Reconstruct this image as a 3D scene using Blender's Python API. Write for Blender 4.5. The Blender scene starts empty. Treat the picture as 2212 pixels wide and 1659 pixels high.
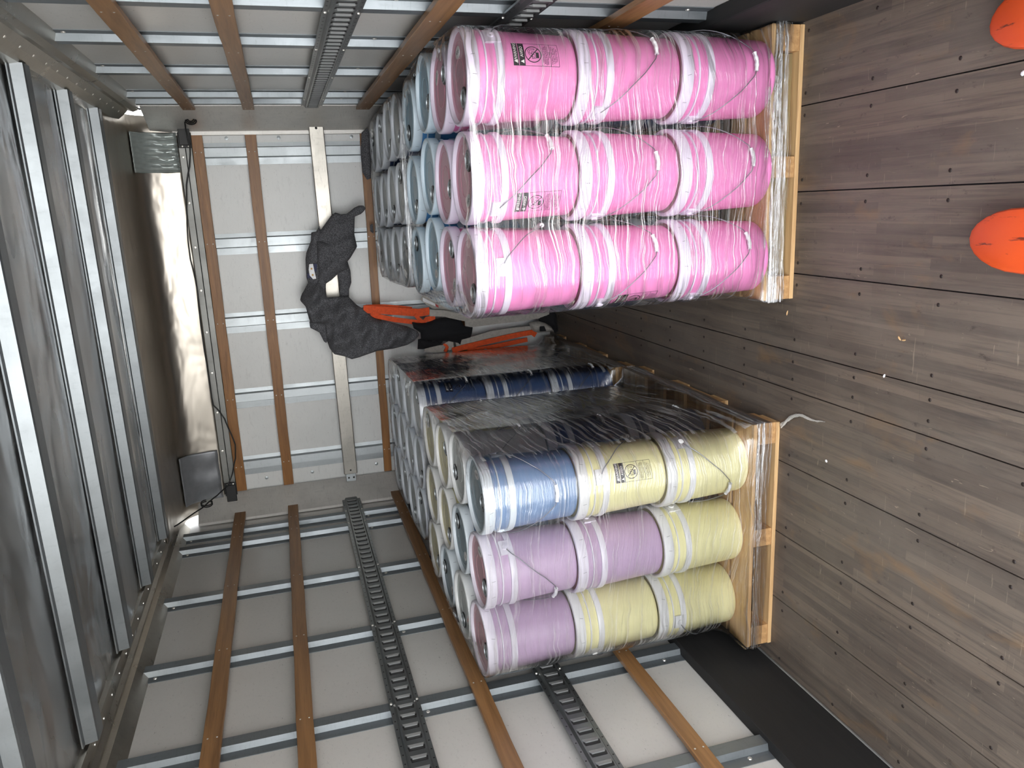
import bpy, bmesh, math, random
from mathutils import Vector, Matrix
rnd = random.Random(7)
sc = bpy.context.scene
COL = sc.collection
PI = math.pi

# ------------------------------------------------------------------ camera
CAM_Z = 1.85
RM = Matrix(((-0.03775, -0.286363, -0.957377), (-0.973397, -0.206132, 0.100038), (-0.225994, 0.935684, -0.270964)))
cam_data = bpy.data.cameras.new('camera')
cam_data.sensor_width = 36.0
cam_data.lens = 1661.0 / 2212.0 * 36.0
cam_data.clip_start = 0.02
cam = bpy.data.objects.new('camera', cam_data)
COL.objects.link(cam)
right, down, fwd = RM[0], RM[1], RM[2]
M = Matrix((right, -down, -fwd)).transposed().to_4x4()
M.translation = Vector((0, 0, CAM_Z))
cam.matrix_world = M
sc.camera = cam

# ------------------------------------------------------------------ daylight through the open rear door
world = bpy.data.worlds.new('world')
sc.world = world
world.use_nodes = True
wn = world.node_tree
wn.nodes.clear()
wo = wn.nodes.new('ShaderNodeOutputWorld')
wb = wn.nodes.new('ShaderNodeBackground')
wt = wn.nodes.new('ShaderNodeTexCoord')
ws = wn.nodes.new('ShaderNodeSeparateXYZ')
wr = wn.nodes.new('ShaderNodeValToRGB')
wm = wn.nodes.new('ShaderNodeMapRange')
wm.inputs[1].default_value = -1
wm.inputs[2].default_value = 1
wr.color_ramp.elements[0].position = 0.0
wr.color_ramp.elements[0].color = (0.66, 0.66, 0.66, 1)
wr.color_ramp.elements[1].position = 1.0
wr.color_ramp.elements[1].color = (0.78, 0.88, 1.0, 1)
e = wr.color_ramp.elements.new(0.485)
e.color = (0.82, 0.82, 0.80, 1)
e = wr.color_ramp.elements.new(0.515)
e.color = (1.0, 1.0, 1.0, 1)
wn.links.new(wt.outputs['Generated'], ws.inputs[0])
wn.links.new(ws.outputs[2], wm.inputs[0])
wn.links.new(wm.outputs[0], wr.inputs[0])
wn.links.new(wr.outputs[0], wb.inputs[0])
wb.inputs[1].default_value = 5.0
wn.links.new(wb.outputs[0], wo.inputs[0])

REAR = 0.25
pl = bpy.data.lights.new('door_portal', 'AREA')
pl.shape = 'RECTANGLE'
pl.size = 2.56
pl.size_y = 2.66
pl.energy = 1.0
pl.cycles.is_portal = True
po = bpy.data.objects.new('door_portal', pl)
COL.objects.link(po)
po.location = (-0.68, REAR, 1.34)
po.rotation_euler = (-PI / 2, 0, 0)      # -Z of the light looks along +Y, into the truck

sc.view_settings.view_transform = 'Standard'
sc.view_settings.look = 'None'
sc.view_settings.gamma = 1.0
sc.view_settings.use_curve_mapping = False
sc.view_settings.exposure = 0.62
cy = sc.cycles
cy.max_bounces = 12
cy.diffuse_bounces = 6
cy.glossy_bounces = 5
cy.transmission_bounces = 4
cy.transparent_max_bounces = 24
cy.caustics_reflective = False
cy.caustics_refractive = False
cy.sample_clamp_indirect = 6.0
cy.use_denoising = True


# ------------------------------------------------------------------ helpers
def lin(r, g, b):
    f = lambda c: (c / 255.0) / 12.92 if c / 255.0 <= 0.04045 else ((c / 255.0 + 0.055) / 1.055) ** 2.4
    return (f(r), f(g), f(b), 1.0)


class N:
    """small shader builder"""
    def __init__(s, name):
        s.m = bpy.data.materials.new(name)
        s.m.use_nodes = True
        s.t = s.m.node_tree
        s.t.nodes.clear()
        s.out = s.t.nodes.new('ShaderNodeOutputMaterial')
        s.tc = None

    def n(s, kind, **kw):
        nd = s.t.nodes.new('ShaderNode' + kind)
        for k, v in kw.items():
            setattr(nd, k, v)
        return nd

    def l(s, a, b):
        s.t.links.new(a, b)

    def coord(s, scale=(1, 1, 1), rot=(0, 0, 0), src='Object'):
        if s.tc is None:
            s.tc = s.n('TexCoord')
        mp = s.n('Mapping')
        mp.inputs['Scale'].default_value = scale
        mp.inputs['Rotation'].default_value = rot
        s.l(s.tc.outputs[src], mp.inputs['Vector'])
        return mp.outputs[0]

    def noise(s, vec, scale, detail=4, rough=0.55, dist=0.0):
        nd = s.n('TexNoise')
        nd.inputs['Scale'].default_value = scale
        nd.inputs['Detail'].default_value = detail
        nd.inputs['Roughness'].default_value = rough
        nd.inputs['Distortion'].default_value = dist
        s.l(vec, nd.inputs['Vector'])
        return nd.outputs[0]

    def ramp(s, fac, stops):
        r = s.n('ValToRGB')
        el = r.color_ramp.elements
        el[0].position, el[0].color = stops[0]
        el[1].position, el[1].color = stops[-1]
        for p, c in stops[1:-1]:
            k = el.new(p)
            k.color = c
        s.l(fac, r.inputs[0])
        return r.outputs[0]

    def mix(s, fac, a, b, kind='MIX'):
        mx = s.n('Mix', data_type='RGBA', blend_type=kind)
        for v, i in ((fac, 0), (a, 6), (b, 7)):
            if hasattr(v, 'links'):
                s.l(v, mx.inputs[i])
            else:
                mx.inputs[i].default_value = v
        return mx.outputs[2]

    def bump(s, h, strength=0.3, dist=0.01, normal=None):
        b = s.n('Bump')
        b.inputs['Strength'].default_value = strength
        b.inputs['Distance'].default_value = dist
        s.l(h, b.inputs['Height'])
        if normal is not None:
            s.l(normal, b.inputs['Normal'])
        return b.outputs[0]

    def princ(s, color, rough=0.5, metal=0.0, normal=None, **kw):
        p = s.n('BsdfPrincipled')
        for v, k in ((color, 'Base Color'), (rough, 'Roughness'), (metal, 'Metallic')):
            if hasattr(v, 'links'):
                s.l(v, p.inputs[k])
            else:
                p.inputs[k].default_value = v
        for k, v in kw.items():
            p.inputs[k].default_value = v
        if normal is not None:
            s.l(normal, p.inputs['Normal'])
        s.l(p.outputs[0], s.out.inputs[0])
        return s.m


def g(v, a=1.0):
    return (v, v, v, a)


def mat_plain(name, color, rough=0.5, metal=0.0, var=0.06, scale=30, bump=0.0):
    s = N(name)
    f = s.noise(s.coord(), scale)
    c = s.mix(s.ramp(f, [(0.35, g(0)), (0.65, g(1))]), tuple(x * (1 - var) for x in color[:3]) + (1,),
              tuple(min(1, x * (1 + var)) for x in color[:3]) + (1,))
    nm = s.bump(f, bump, 0.005) if bump else None
    return s.princ(c, rough, metal, nm)


def mat_panel(name, color):
    """liner panel, white with faint scuffs and grey stains"""
    s = N(name)
    a = s.noise(s.coord((1, 1, 1)), 2.2, 5, 0.6)
    b = s.noise(s.coord((3, 9, 14)), 6, 6, 0.7, 0.6)
    d = s.noise(s.coord((30, 12, 45)), 3, 3, 0.6)
    c = s.mix(s.ramp(a, [(0.3, g(0)), (0.75, g(1))]), tuple(x * 0.90 for x in color[:3]) + (1,), color)
    c = s.mix(s.ramp(b, [(0.56, g(0)), (0.78, g(0.6))]), c, tuple(x * 0.62 for x in color[:3]) + (1,))
    c = s.mix(s.ramp(d, [(0.69, g(0)), (0.74, g(0.8))]), c, tuple(x * 0.35 for x in color[:3]) + (1,))
    r = s.ramp(a, [(0.2, g(0.26)), (0.8, g(0.42))])
    return s.princ(c, r, 0.0, s.bump(a, 0.25, 0.02))


def mat_metal(name, color, rough=0.35, metal=1.0, smear=0.25, bump=0.15, spot=0.0):
    s = N(name)
    a = s.noise(s.coord(), 5, 6, 0.65)
    b = s.noise(s.coord((40, 40, 8)), 1.5, 4, 0.6)
    c = s.mix(s.ramp(a, [(0.3, g(0)), (0.7, g(1))]), tuple(x * (1 - smear) for x in color[:3]) + (1,), color)
    c = s.mix(s.ramp(b, [(0.55, g(0)), (0.75, g(0.55))]), c, tuple(x * 0.72 for x in color[:3]) + (1,))
    if spot:
        d = s.noise(s.coord((8, 8, 60)), 2.5, 5, 0.75)
        c = s.mix(s.ramp(d, [(0.56, g(0)), (0.68, g(spot))]), c, tuple(x * 0.35 for x in color[:3]) + (1,))
    r = s.ramp(a, [(0.3, g(rough * 0.8)), (0.7, g(min(1, rough * 1.3)))])
    return s.princ(c, r, metal, s.bump(a, bump, 0.01))


def mat_wood(name, dark, light, axis=0, rough=0.5, k=1.0, bump=0.25):
    """axis = grain direction in object space"""
    s = N(name)
    sc_ = [34 * k, 34 * k, 34 * k]
    sc_[axis] = 1.6 * k
    v = s.coord(tuple(sc_))
    a = s.noise(v, 1.0, 6, 0.62, 0.8)
    b = s.noise(s.coord(tuple(x * 3.3 for x in sc_)), 1.0, 4, 0.6)
    big = s.noise(s.coord(), 2.3, 3)
    c = s.mix(s.ramp(a, [(0.28, g(0)), (0.72, g(1))]), dark, light)
    c = s.mix(s.ramp(b, [(0.55, g(0)), (0.72, g(0.5))]), c, tuple(x * 0.5 for x in dark[:3]) + (1,))
    c = s.mix(s.ramp(big, [(0.3, g(0.0)), (0.8, g(0.35))]), c, tuple(x * 0.6 for x in light[:3]) + (1,))
    return s.princ(c, rough, 0.0, s.bump(a, bump, 0.004))


def mat_floor():
    s = N('laminated_floor_wood')
    tc = s.coord((1, 1, 1), (0, 0, PI / 2))
    br = s.n('TexBrick')
    br.offset = 0.37
    br.inputs['Scale'].default_value = 1.0
    br.inputs['Brick Width'].default_value = 0.62
    br.inputs['Row Height'].default_value = 0.0335
    br.inputs['Mortar Size'].default_value = 0.0006
    br.inputs['Mortar Smooth'].default_value = 0.3
    br.inputs['Color1'].default_value = g(0)
    br.inputs['Color2'].default_value = g(1)
    br.inputs['Mortar'].default_value = g(0.25)
    s.l(tc, br.inputs['Vector'])
    grain = s.noise(s.coord((60, 2.2, 20)), 1.0, 7, 0.68, 0.7)
    fine = s.noise(s.coord((150, 7, 20)), 1.0, 5, 0.7)
    wear = s.noise(s.coord((1.5, 0.7, 1)), 2.5, 5, 0.6)
    c = s.mix(br.outputs[0], lin(84, 74, 66), lin(108, 95, 83))
    c = s.mix(s.ramp(grain, [(0.30, g(0.85)), (0.55, g(0))]), c, lin(64, 58, 54))
    c = s.mix(s.ramp(fine, [(0.60, g(0)), (0.78, g(0.6))]), c, lin(54, 49, 46))
    c = s.mix(s.ramp(wear, [(0.42, g(0)), (0.75, g(0.45))]), c, lin(128, 118, 106))
    sp = s.noise(s.coord((9, 4, 1)), 3.0, 6, 0.75)
    c = s.mix(s.ramp(sp, [(0.60, g(0)), (0.72, g(0.8))]), c, lin(44, 38, 36))
    br2 = s.noise(s.coord((3.5, 1.6, 1)), 2.0, 4, 0.6, 0.5)
    c = s.mix(s.ramp(br2, [(0.58, g(0)), (0.72, g(0.5))]), c, lin(128, 100, 70))
    fs = s.noise(s.coord((5, 60, 1), (0, 0, 0.9)), 2.0, 3, 0.5, 0.8)
    c = s.mix(s.ramp(fs, [(0.70, g(0)), (0.72, g(0.45))]), c, lin(150, 136, 118))
    scr = s.noise(s.coord((22, 4, 1), (0, 0, 0.5)), 3.0, 3, 0.5, 1.5)
    c = s.mix(s.ramp(scr, [(0.725, g(0)), (0.745, g(0.5))]), c, lin(165, 148, 128))
    r = s.ramp(grain, [(0.3, g(0.42)), (0.7, g(0.6))])
    n1 = s.bump(grain, 0.35, 0.003)
    return s.princ(c, r, 0.0, s.bump(br.outputs[0], 0.08, 0.001, n1))


def mat_pail(name, color, rough=0.32, sss=0.0):
    s = N(name)
    a = s.noise(s.coord((1, 1, 0.6)), 9, 3)
    c = s.mix(s.ramp(a, [(0.3, g(0)), (0.7, g(1))]), tuple(x * 0.93 for x in color[:3]) + (1,), color)
    kw = {}
    if sss:
        kw = {'Subsurface Weight': sss, 'Subsurface Radius': (0.03, 0.03, 0.03), 'Subsurface Scale': 0.35}
    return s.princ(c, rough, 0.0, None, **kw)


def mat_film(name, base=0.05, layers=2.0, white=0.22, freq=1.0, slope=0.0, strength=0.6, tint=(1, 1, 1), low=0.12, peak=1.6, thr=0.56):
    """stretch film: clear, glossy, full of fine stretch lines that run around the load"""
    s = N(name)
    tc = s.n('TexCoord')
    sp = s.n('SeparateXYZ')
    s.l(tc.outputs['Object'], sp.inputs[0])
    wob = s.noise(s.coord((1, 1, 1)), 3.0, 3)
    # z' = z + slope*y + wobble
    m1 = s.n('Math', operation='MULTIPLY_ADD')
    s.l(sp.outputs[1], m1.inputs[0])
    m1.inputs[1].default_value = slope
    s.l(sp.outputs[2], m1.inputs[2])
    m2 = s.n('Math', operation='MULTIPLY_ADD')
    s.l(wob, m2.inputs[0])
    m2.inputs[1].default_value = 0.10
    s.l(m1.outputs[0], m2.inputs[2])
    cb = s.n('CombineXYZ')
    s.l(sp.outputs[0], cb.inputs[0])
    s.l(sp.outputs[1], cb.inputs[1])
    s.l(m2.outputs[0], cb.inputs[2])
    mp = s.n('Mapping')
    mp.inputs['Scale'].default_value = (2.6, 2.6, 105 * freq)
    s.l(cb.outputs[0], mp.inputs[0])
    line = s.noise(mp.outputs[0], 1.0, 3, 0.6)
    mp2 = s.n('Mapping')
    mp2.inputs['Scale'].default_value = (1.6, 1.6, 260 * freq)
    s.l(cb.outputs[0], mp2.inputs[0])
    fine = s.noise(mp2.outputs[0], 1.0, 2, 0.5)
    patch = s.noise(s.coord((2, 2, 3)), 2.0, 3)
    h = s.mix(0.35, line, fine)
    nm = s.bump(h, strength, 0.006)
    gl = s.n('BsdfGlossy')
    gl.inputs['Roughness'].default_value = 0.07
    gl.inputs['Color'].default_value = g(1.0)
    s.l(nm, gl.inputs['Normal'])
    tr = s.n('BsdfTransparent')
    tr.inputs['Color'].default_value = tint + (1,)
    df = s.n('BsdfTranslucent')
    df.inputs['Color'].default_value = g(0.9)
    d2 = s.n('BsdfDiffuse')
    d2.inputs['Color'].default_value = g(0.85)
    dd = s.n('MixShader')
    dd.inputs[0].default_value = 0.35
    s.l(d2.outputs[0], dd.inputs[1])
    s.l(df.outputs[0], dd.inputs[2])
    fr = s.n('Fresnel')
    fr.inputs[0].default_value = 1.42
    s.l(nm, fr.inputs['Normal'])
    a = s.n('Math', operation='MULTIPLY_ADD', use_clamp=True)
    s.l(fr.outputs[0], a.inputs[0])
    a.inputs[1].default_value = layers
    a.inputs[2].default_value = base
    # overlapping stretched bands: more layers, more reflection
    st = s.n('Math', operation='MULTIPLY', use_clamp=True)
    s.l(a.outputs[0], st.inputs[0])
    s.l(s.ramp(h, [(0.44, g(low)), (0.54, g(low + 0.25 * (1 - low))), (0.60, g(1.0))]), st.inputs[1])
    s2 = s.n('Math', operation='MULTIPLY', use_clamp=True)
    s.l(st.outputs[0], s2.inputs[0])
    s2.inputs[1].default_value = peak
    a = s2
    m = s.n('MixShader')
    s.l(a.outputs[0], m.inputs[0])
    s.l(tr.outputs[0], m.inputs[1])
    s.l(gl.outputs[0], m.inputs[2])
    crease_glint = s.ramp(line, [(thr, g(0)), (thr + 0.08, g(1))])  # diffuse white on the creases, doubling as painted glints
    pm_ = s.ramp(patch, [(0.35, g(0.25)), (0.65, g(1))])
    cr = s.n('Math', operation='MULTIPLY')
    s.l(crease_glint, cr.inputs[0])
    s.l(pm_, cr.inputs[1])
    cr2 = s.n('Math', operation='MULTIPLY')
    s.l(cr.outputs[0], cr2.inputs[0])
    cr2.inputs[1].default_value = white
    m3 = s.n('MixShader')
    s.l(cr2.outputs[0], m3.inputs[0])
    s.l(m.outputs[0], m3.inputs[1])
    s.l(dd.outputs[0], m3.inputs[2])
    s.l(m3.outputs[0], s.out.inputs[0])
    return s.m


class MB:
    """collects shapes and links them as ONE mesh object"""
    def __init__(s):
        s.v, s.f, s.m = [], [], []

    def add(s, vs, fs, mat=0, T=None):
        o = len(s.v)
        for p in vs:
            p = Vector(p)
            s.v.append(tuple(T @ p) if T is not None else tuple(p))
        for f in fs:
            s.f.append([i + o for i in f])
            s.m.append(mat)

    def hexa(s, P, mat=0, T=None):
        s.add(P, [(0, 3, 2, 1), (4, 5, 6, 7), (0, 1, 5, 4), (1, 2, 6, 5), (2, 3, 7, 6), (3, 0, 4, 7)], mat, T)

    def box(s, lo, hi, mat=0, T=None):
        x0, y0, z0 = lo
        x1, y1, z1 = hi
        s.hexa([(x0, y0, z0), (x1, y0, z0), (x1, y1, z0), (x0, y1, z0), (x0, y0, z1), (x1, y0, z1), (x1, y1, z1), (x0, y1, z1)], mat, T)

    def lathe(s, prof, seg=48, mat=0, T=None, cap0=False, cap1=False, mats=None):
        n = len(prof)
        vs = [(r * math.cos(2 * PI * k / seg), r * math.sin(2 * PI * k / seg), z) for r, z in prof for k in range(seg)]
        o = len(s.v)
        s.add(vs, [], mat, T)
        for i in range(n - 1):
            for k in range(seg):
                k2 = (k + 1) % seg
                s.f.append([o + i * seg + k, o + i * seg + k2, o + (i + 1) * seg + k2, o + (i + 1) * seg + k])
                s.m.append(mats[i] if mats else mat)
        if cap0:
            s.f.append([o + k for k in range(seg)][::-1])
            s.m.append(mat)
        if cap1:
            s.f.append([o + (n - 1) * seg + k for k in range(seg)])
            s.m.append(mats[-1] if mats else mat)

    def tube(s, pts, r, seg=8, mat=0, T=None, closed=False):
        pts = [Vector(p) for p in pts]
        n = len(pts)
        o = len(s.v)
        prev = None
        for i, p in enumerate(pts):
            a = pts[(i - 1) % n] if (closed or i > 0) else p
            b = pts[(i + 1) % n] if (closed or i < n - 1) else p
            t = (b - a).normalized()
            if prev is None:
                up = Vector((0, 0, 1)) if abs(t.z) < 0.9 else Vector((1, 0, 0))
                u = t.cross(up).normalized()
            else:
                u = (prev - t * prev.dot(t)).normalized()
            w = t.cross(u)
            prev = u
            rr = r[i] if isinstance(r, (list, tuple)) else r
            for k in range(seg):
                q = p + (u * math.cos(2 * PI * k / seg) + w * math.sin(2 * PI * k / seg)) * rr
                s.v.append(tuple(T @ q) if T is not None else tuple(q))
        for i in range(n if closed else n - 1):
            for k in range(seg):
                k2 = (k + 1) % seg
                j = (i + 1) % n
                s.f.append([o + i * seg + k, o + i * seg + k2, o + j * seg + k2, o + j * seg + k])
                s.m.append(mat)
        if not closed:
            s.f.append([o + k for k in range(seg)][::-1])
            s.m.append(mat)
            s.f.append([o + (n - 1) * seg + k for k in range(seg)])
            s.m.append(mat)

    def prism(s, prof, p0, p1, ua, va, mat=0, closed=True, cap=True):
        """extrude a 2D profile (a, b) from p0 to p1; a along ua, b along va"""
        p0, p1, ua, va = Vector(p0), Vector(p1), Vector(ua), Vector(va)
        n = len(prof)
        o = len(s.v)
        for p in (p0, p1):
            for a, b in prof:
                s.v.append(tuple(p + ua * a + va * b))
        for i in range(n if closed else n - 1):
            j = (i + 1) % n
            s.f.append([o + i, o + j, o + n + j, o + n + i])
            s.m.append(mat)
        if closed and cap:
            s.f.append([o + i for i in range(n)][::-1])
            s.m.append(mat)
            s.f.append([o + n + i for i in range(n)])
            s.m.append(mat)

    def build(s, name, mats, parent=None, smooth=None, bevel=0.0, loc=None):
        me = bpy.data.meshes.new(name)
        me.from_pydata(s.v, [], s.f)
        for m in (mats if isinstance(mats, (list, tuple)) else [mats]):
            me.materials.append(m)
        me.polygons.foreach_set('material_index', s.m)
        me.update()
        bm = bmesh.new()
        bm.from_mesh(me)
        bmesh.ops.recalc_face_normals(bm, faces=bm.faces)
        bm.to_mesh(me)
        bm.free()
        if smooth is not None:
            me.shade_smooth()
            me.set_sharp_from_angle(angle=math.radians(smooth))
        o = bpy.data.objects.new(name, me)
        COL.objects.link(o)
        if parent is not None:
            o.parent = parent
        if loc is not None:
            o.location = loc
        if bevel:
            b = o.modifiers.new('edge', 'BEVEL')
            b.width = bevel
            b.segments = 1
            b.limit_method = 'ANGLE'
        return o


def thing(name, label, cat, group=None, loc=(0, 0, 0), rz=0.0):
    o = bpy.data.objects.new(name, None)
    COL.objects.link(o)
    o.empty_display_size = 0.05
    o.location = loc
    o.rotation_euler = (0, 0, rz)
    o['label'] = label
    o['category'] = cat
    if group:
        o['group'] = group
    return o


def tag(o, label, cat, group=None, kind=None):
    o['label'] = label
    o['category'] = cat
    if group:
        o['group'] = group
    if kind:
        o['kind'] = kind
    return o


def structure(o):
    o['kind'] = 'structure'
    return o


def ray_to(px, py, axis, val):
    """photograph pixel -> point on a plane of the place (used to read a few real outlines off their wall)"""
    d = RM.transposed() @ Vector(((px - 1106) / 1661.0, (py - 829.5) / 1661.0, 1))
    c = Vector((0, 0, CAM_Z))
    return c + d * ((val - c[axis]) / d[axis])


# ------------------------------------------------------------------ materials
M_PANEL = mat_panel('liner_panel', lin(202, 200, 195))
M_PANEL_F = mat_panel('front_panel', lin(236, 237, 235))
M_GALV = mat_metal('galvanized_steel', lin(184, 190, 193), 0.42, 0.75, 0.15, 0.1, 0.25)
M_GALV_DIM = mat_metal('galvanized_steel_side_dim', lin(134, 140, 144), 0.42, 0.75, 0.15, 0.1, 0.25)  # same steel as front posts, colour darkened for weaker light on side walls
M_BOW = mat_metal('roof_bow_steel', lin(140, 145, 148), 0.36, 0.85, 0.15, 0.1, 0.1)
M_TRACK = mat_metal('track_steel', lin(132, 136, 137), 0.36, 0.85, 0.3, 0.12)
M_SLOT = mat_plain('slot_dark', (0.006, 0.006, 0.006, 1), 0.6)
M_TONGUE = mat_metal('tongue_steel', lin(214, 216, 216), 0.34, 0.6, 0.2, 0.1)
M_ALU = mat_metal('brushed_aluminium', lin(184, 180, 172), 0.36, 0.9, 0.18, 0.08, 0.5)
M_TRIM = mat_metal('grey_trim', lin(150, 150, 147), 0.45, 0.7, 0.2, 0.1)
M_RAIL = mat_metal('roof_rail_alloy', lin(172, 166, 155), 0.3, 0.95, 0.25, 0.15)
M_CORNER = mat_metal('corner_sheet', lin(226, 223, 218), 0.42, 0.55, 0.2, 0.06, 0.35)
M_BLACK = mat_plain('black_painted_metal', lin(22, 22, 24), 0.45)
M_RUBBER = mat_plain('black_cable', lin(18, 18, 19), 0.5)
M_RIVET = mat_plain('rivet', lin(225, 222, 215), 0.35, 0.8)
M_SLAT_Y = mat_wood('slat_wood_side', lin(112, 80, 50), lin(160, 118, 76), 1, 0.42)
M_SLAT_X = mat_wood('slat_wood_front', lin(120, 80, 42), lin(170, 118, 66), 0, 0.42)
M_KICK = mat_wood('kickboard_dark', lin(9, 9, 9), lin(24, 22, 21), 1, 0.72)
M_FLOOR = mat_floor()
M_SEAM = mat_plain('seam_dark', (0.004, 0.004, 0.005, 1), 0.7)
M_SCREW = mat_plain('screw_head', lin(46, 38, 34), 0.55, 0.4)
M_PINE_X = mat_wood('pine_x', lin(176, 134, 88), lin(226, 190, 138), 0, 0.6, 0.8)
M_PINE_Y = mat_wood('pine_y', lin(150, 108, 66), lin(206, 164, 112), 1, 0.6, 0.8)
M_PINE_DK = mat_wood('pine_olive', lin(96, 80, 48), lin(168, 144, 96), 0, 0.7, 0.7)
M_ORANGE = mat_plain('orange_webbing', lin(224, 82, 30), 0.75, 0, 0.12, 60, 0.3)
M_GREYWEB = mat_plain('grey_webbing', lin(176, 170, 162), 0.8, 0, 0.12, 60, 0.3)
M_BLACKCLOTH = mat_plain('black_cloth', lin(17, 17, 21), 0.9, 0, 0.1, 60, 0.3)
M_WHITE = mat_plain('white_plastic', lin(232, 232, 234), 0.35)
M_WIRE = mat_plain('bail_wire', lin(128, 130, 136), 0.35, 0.7)
M_INK = mat_plain('label_ink', lin(28, 24, 30), 0.5)
M_STICK = mat_plain('sticker_paper', lin(225, 222, 218), 0.5)
M_GOLD = mat_plain('gold_print', lin(190, 140, 40), 0.5)
M_NAVY = mat_plain('navy_print', lin(20, 28, 70), 0.6)
M_SPOUT = mat_plain('spout_grey', lin(92, 92, 88), 0.4)
M_RING = mat_plain('spout_ring', lin(16, 16, 17), 0.35)
M_FORK = mat_plain('orange_fork_paint', lin(232, 88, 32), 0.45, 0, 0.1, 14)


def mat_fork():
    s = N('scuffed_orange_paint')
    a = s.noise(s.coord((14, 3, 14)), 2.2, 6, 0.72, 0.6)
    b = s.noise(s.coord((1, 1, 1)), 6, 3)
    c = s.mix(b, lin(200, 68, 26), lin(222, 88, 36))
    c = s.mix(s.ramp(a, [(0.58, g(0)), (0.64, g(0.9))]), c, lin(80, 36, 22))
    return s.princ(c, 0.42, 0.0, s.bump(a, 0.2, 0.003))


M_FORK = mat_fork()


def mat_hoodie():
    s = N('charcoal_fleece')
    a = s.noise(s.coord((1, 1, 1)), 200, 3)
    b = s.noise(s.coord((1, 1, 1.6)), 75, 5, 0.75)
    c = s.mix(s.ramp(a, [(0.4, g(0)), (0.7, g(1))]), lin(62, 62, 65), lin(124, 124, 129))
    c = s.mix(s.ramp(b, [(0.62, g(0)), (0.74, g(0.7))]), c, lin(165, 165, 172))
    return s.princ(c, 0.92, 0.0, s.bump(b, 0.25, 0.002))


M_HOOD = mat_hoodie()


def mat_roof():
    """thin aluminium roof skin, buckled between the bows"""
    s = N('roof_skin')
    a = s.noise(s.coord((1.6, 2.6, 1)), 1.1, 2, 0.4, 0.5)
    b = s.noise(s.coord((1.1, 3.2, 1)), 1.2, 2, 0.4, 0.5)
    c = s.mix(a, lin(192, 193, 194), lin(222, 223, 224))
    h = s.mix(0.35, a, b)
    r = s.ramp(b, [(0.3, g(0.20)), (0.7, g(0.36))])
    return s.princ(c, r, 1.0, s.bump(h, 0.75, 0.08))


M_ROOF = mat_roof()


def mat_cove():
    s = N('nose_sheet')
    a = s.noise(s.coord((1.0, 2.0, 2.0)), 1.8, 3, 0.5, 0.4)
    b = s.noise(s.coord(), 40, 3)
    c = s.mix(a, lin(176, 168, 158), lin(206, 199, 188))
    return s.princ(c, 0.36, 1.0, s.bump(a, 0.5, 0.05))


M_COVE = mat_cove()

# pail plastics, one pair per kind of contents: tinted wall and matching milky lid
PAIL = {
    'pink': (lin(228, 138, 190), lin(222, 212, 228), lin(200, 140, 156)),
    'mauve': (lin(190, 164, 192), lin(222, 216, 226), lin(192, 146, 152)),
    'yellow': (lin(236, 230, 176), lin(228, 228, 226), lin(212, 204, 162)),
    'blue': (lin(118, 146, 182), lin(216, 224, 229), lin(128, 144, 150)),
    'light_blue': (lin(84, 146, 200), lin(216, 232, 242), lin(150, 180, 196)),
    'navy': (lin(66, 86, 126), lin(216, 221, 227), lin(176, 182, 182)),
    'grey': (lin(212, 214, 212), lin(230, 231, 229), lin(182, 186, 182)),
}
PM = {k: (mat_pail('pail_wall_' + k, a), mat_pail('pail_lid_' + k, b), mat_pail('lid_panel_' + k, c, 0.3)) for k, (a, b, c) in PAIL.items()}

# ------------------------------------------------------------------ truck box
XL, XR = -1.943, 0.59          # faces of the side slats
PXL, PXR = -1.995, 0.648       # liner panels
ZC = 2.70
fy = lambda x: 5.20 + (0.536 - x) * 0.048      # face of the front slats
FP = 0.05                                      # liner depth behind them

# floor: boards with dark joints between, screws countersunk in rows
mb = MB()
mb.box((PXL - 0.02, REAR, -0.06), (PXR + 0.02, 5.6, -0.012), 1)
seams = [-1.95, -1.646, -1.352, -1.045, -0.74, -0.588, -0.29, 0.009, 0.309, 0.60]
for a, b in zip(seams[:-1], seams[1:]):
    mb.box((a + 0.0022, REAR, -0.03), (b - 0.0022, 5.55, 0.0), 0)
for i, x in enumerate(seams):
    y = 0.492
    k = 0
    while y < 5.3:
        for dx in (-0.040, 0.043):
            xx = x + dx + rnd.uniform(-0.006, 0.006)
            if -1.93 < xx < 0.585:
                mb.lathe([(0.0, 0.0022), (0.004, 0.0022), (0.0062, 0.0004)], 10, 2, Matrix.Translation((xx, y + 0.004 * rnd.random(), 0)))
        y += 0.331
        k += 1
structure(mb.build('floor', [M_FLOOR, M_SEAM, M_SCREW]))

mb = MB()
mb.box((-4.0, -0.75, -0.12), (2.8, REAR - 0.02, -0.004))  # unseen dock slab, added and kept pale to bounce daylight inside
structure(mb.build('added_dock_slab', mat_plain('dock_bounce_concrete', lin(198, 197, 194), 0.8)))

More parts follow.
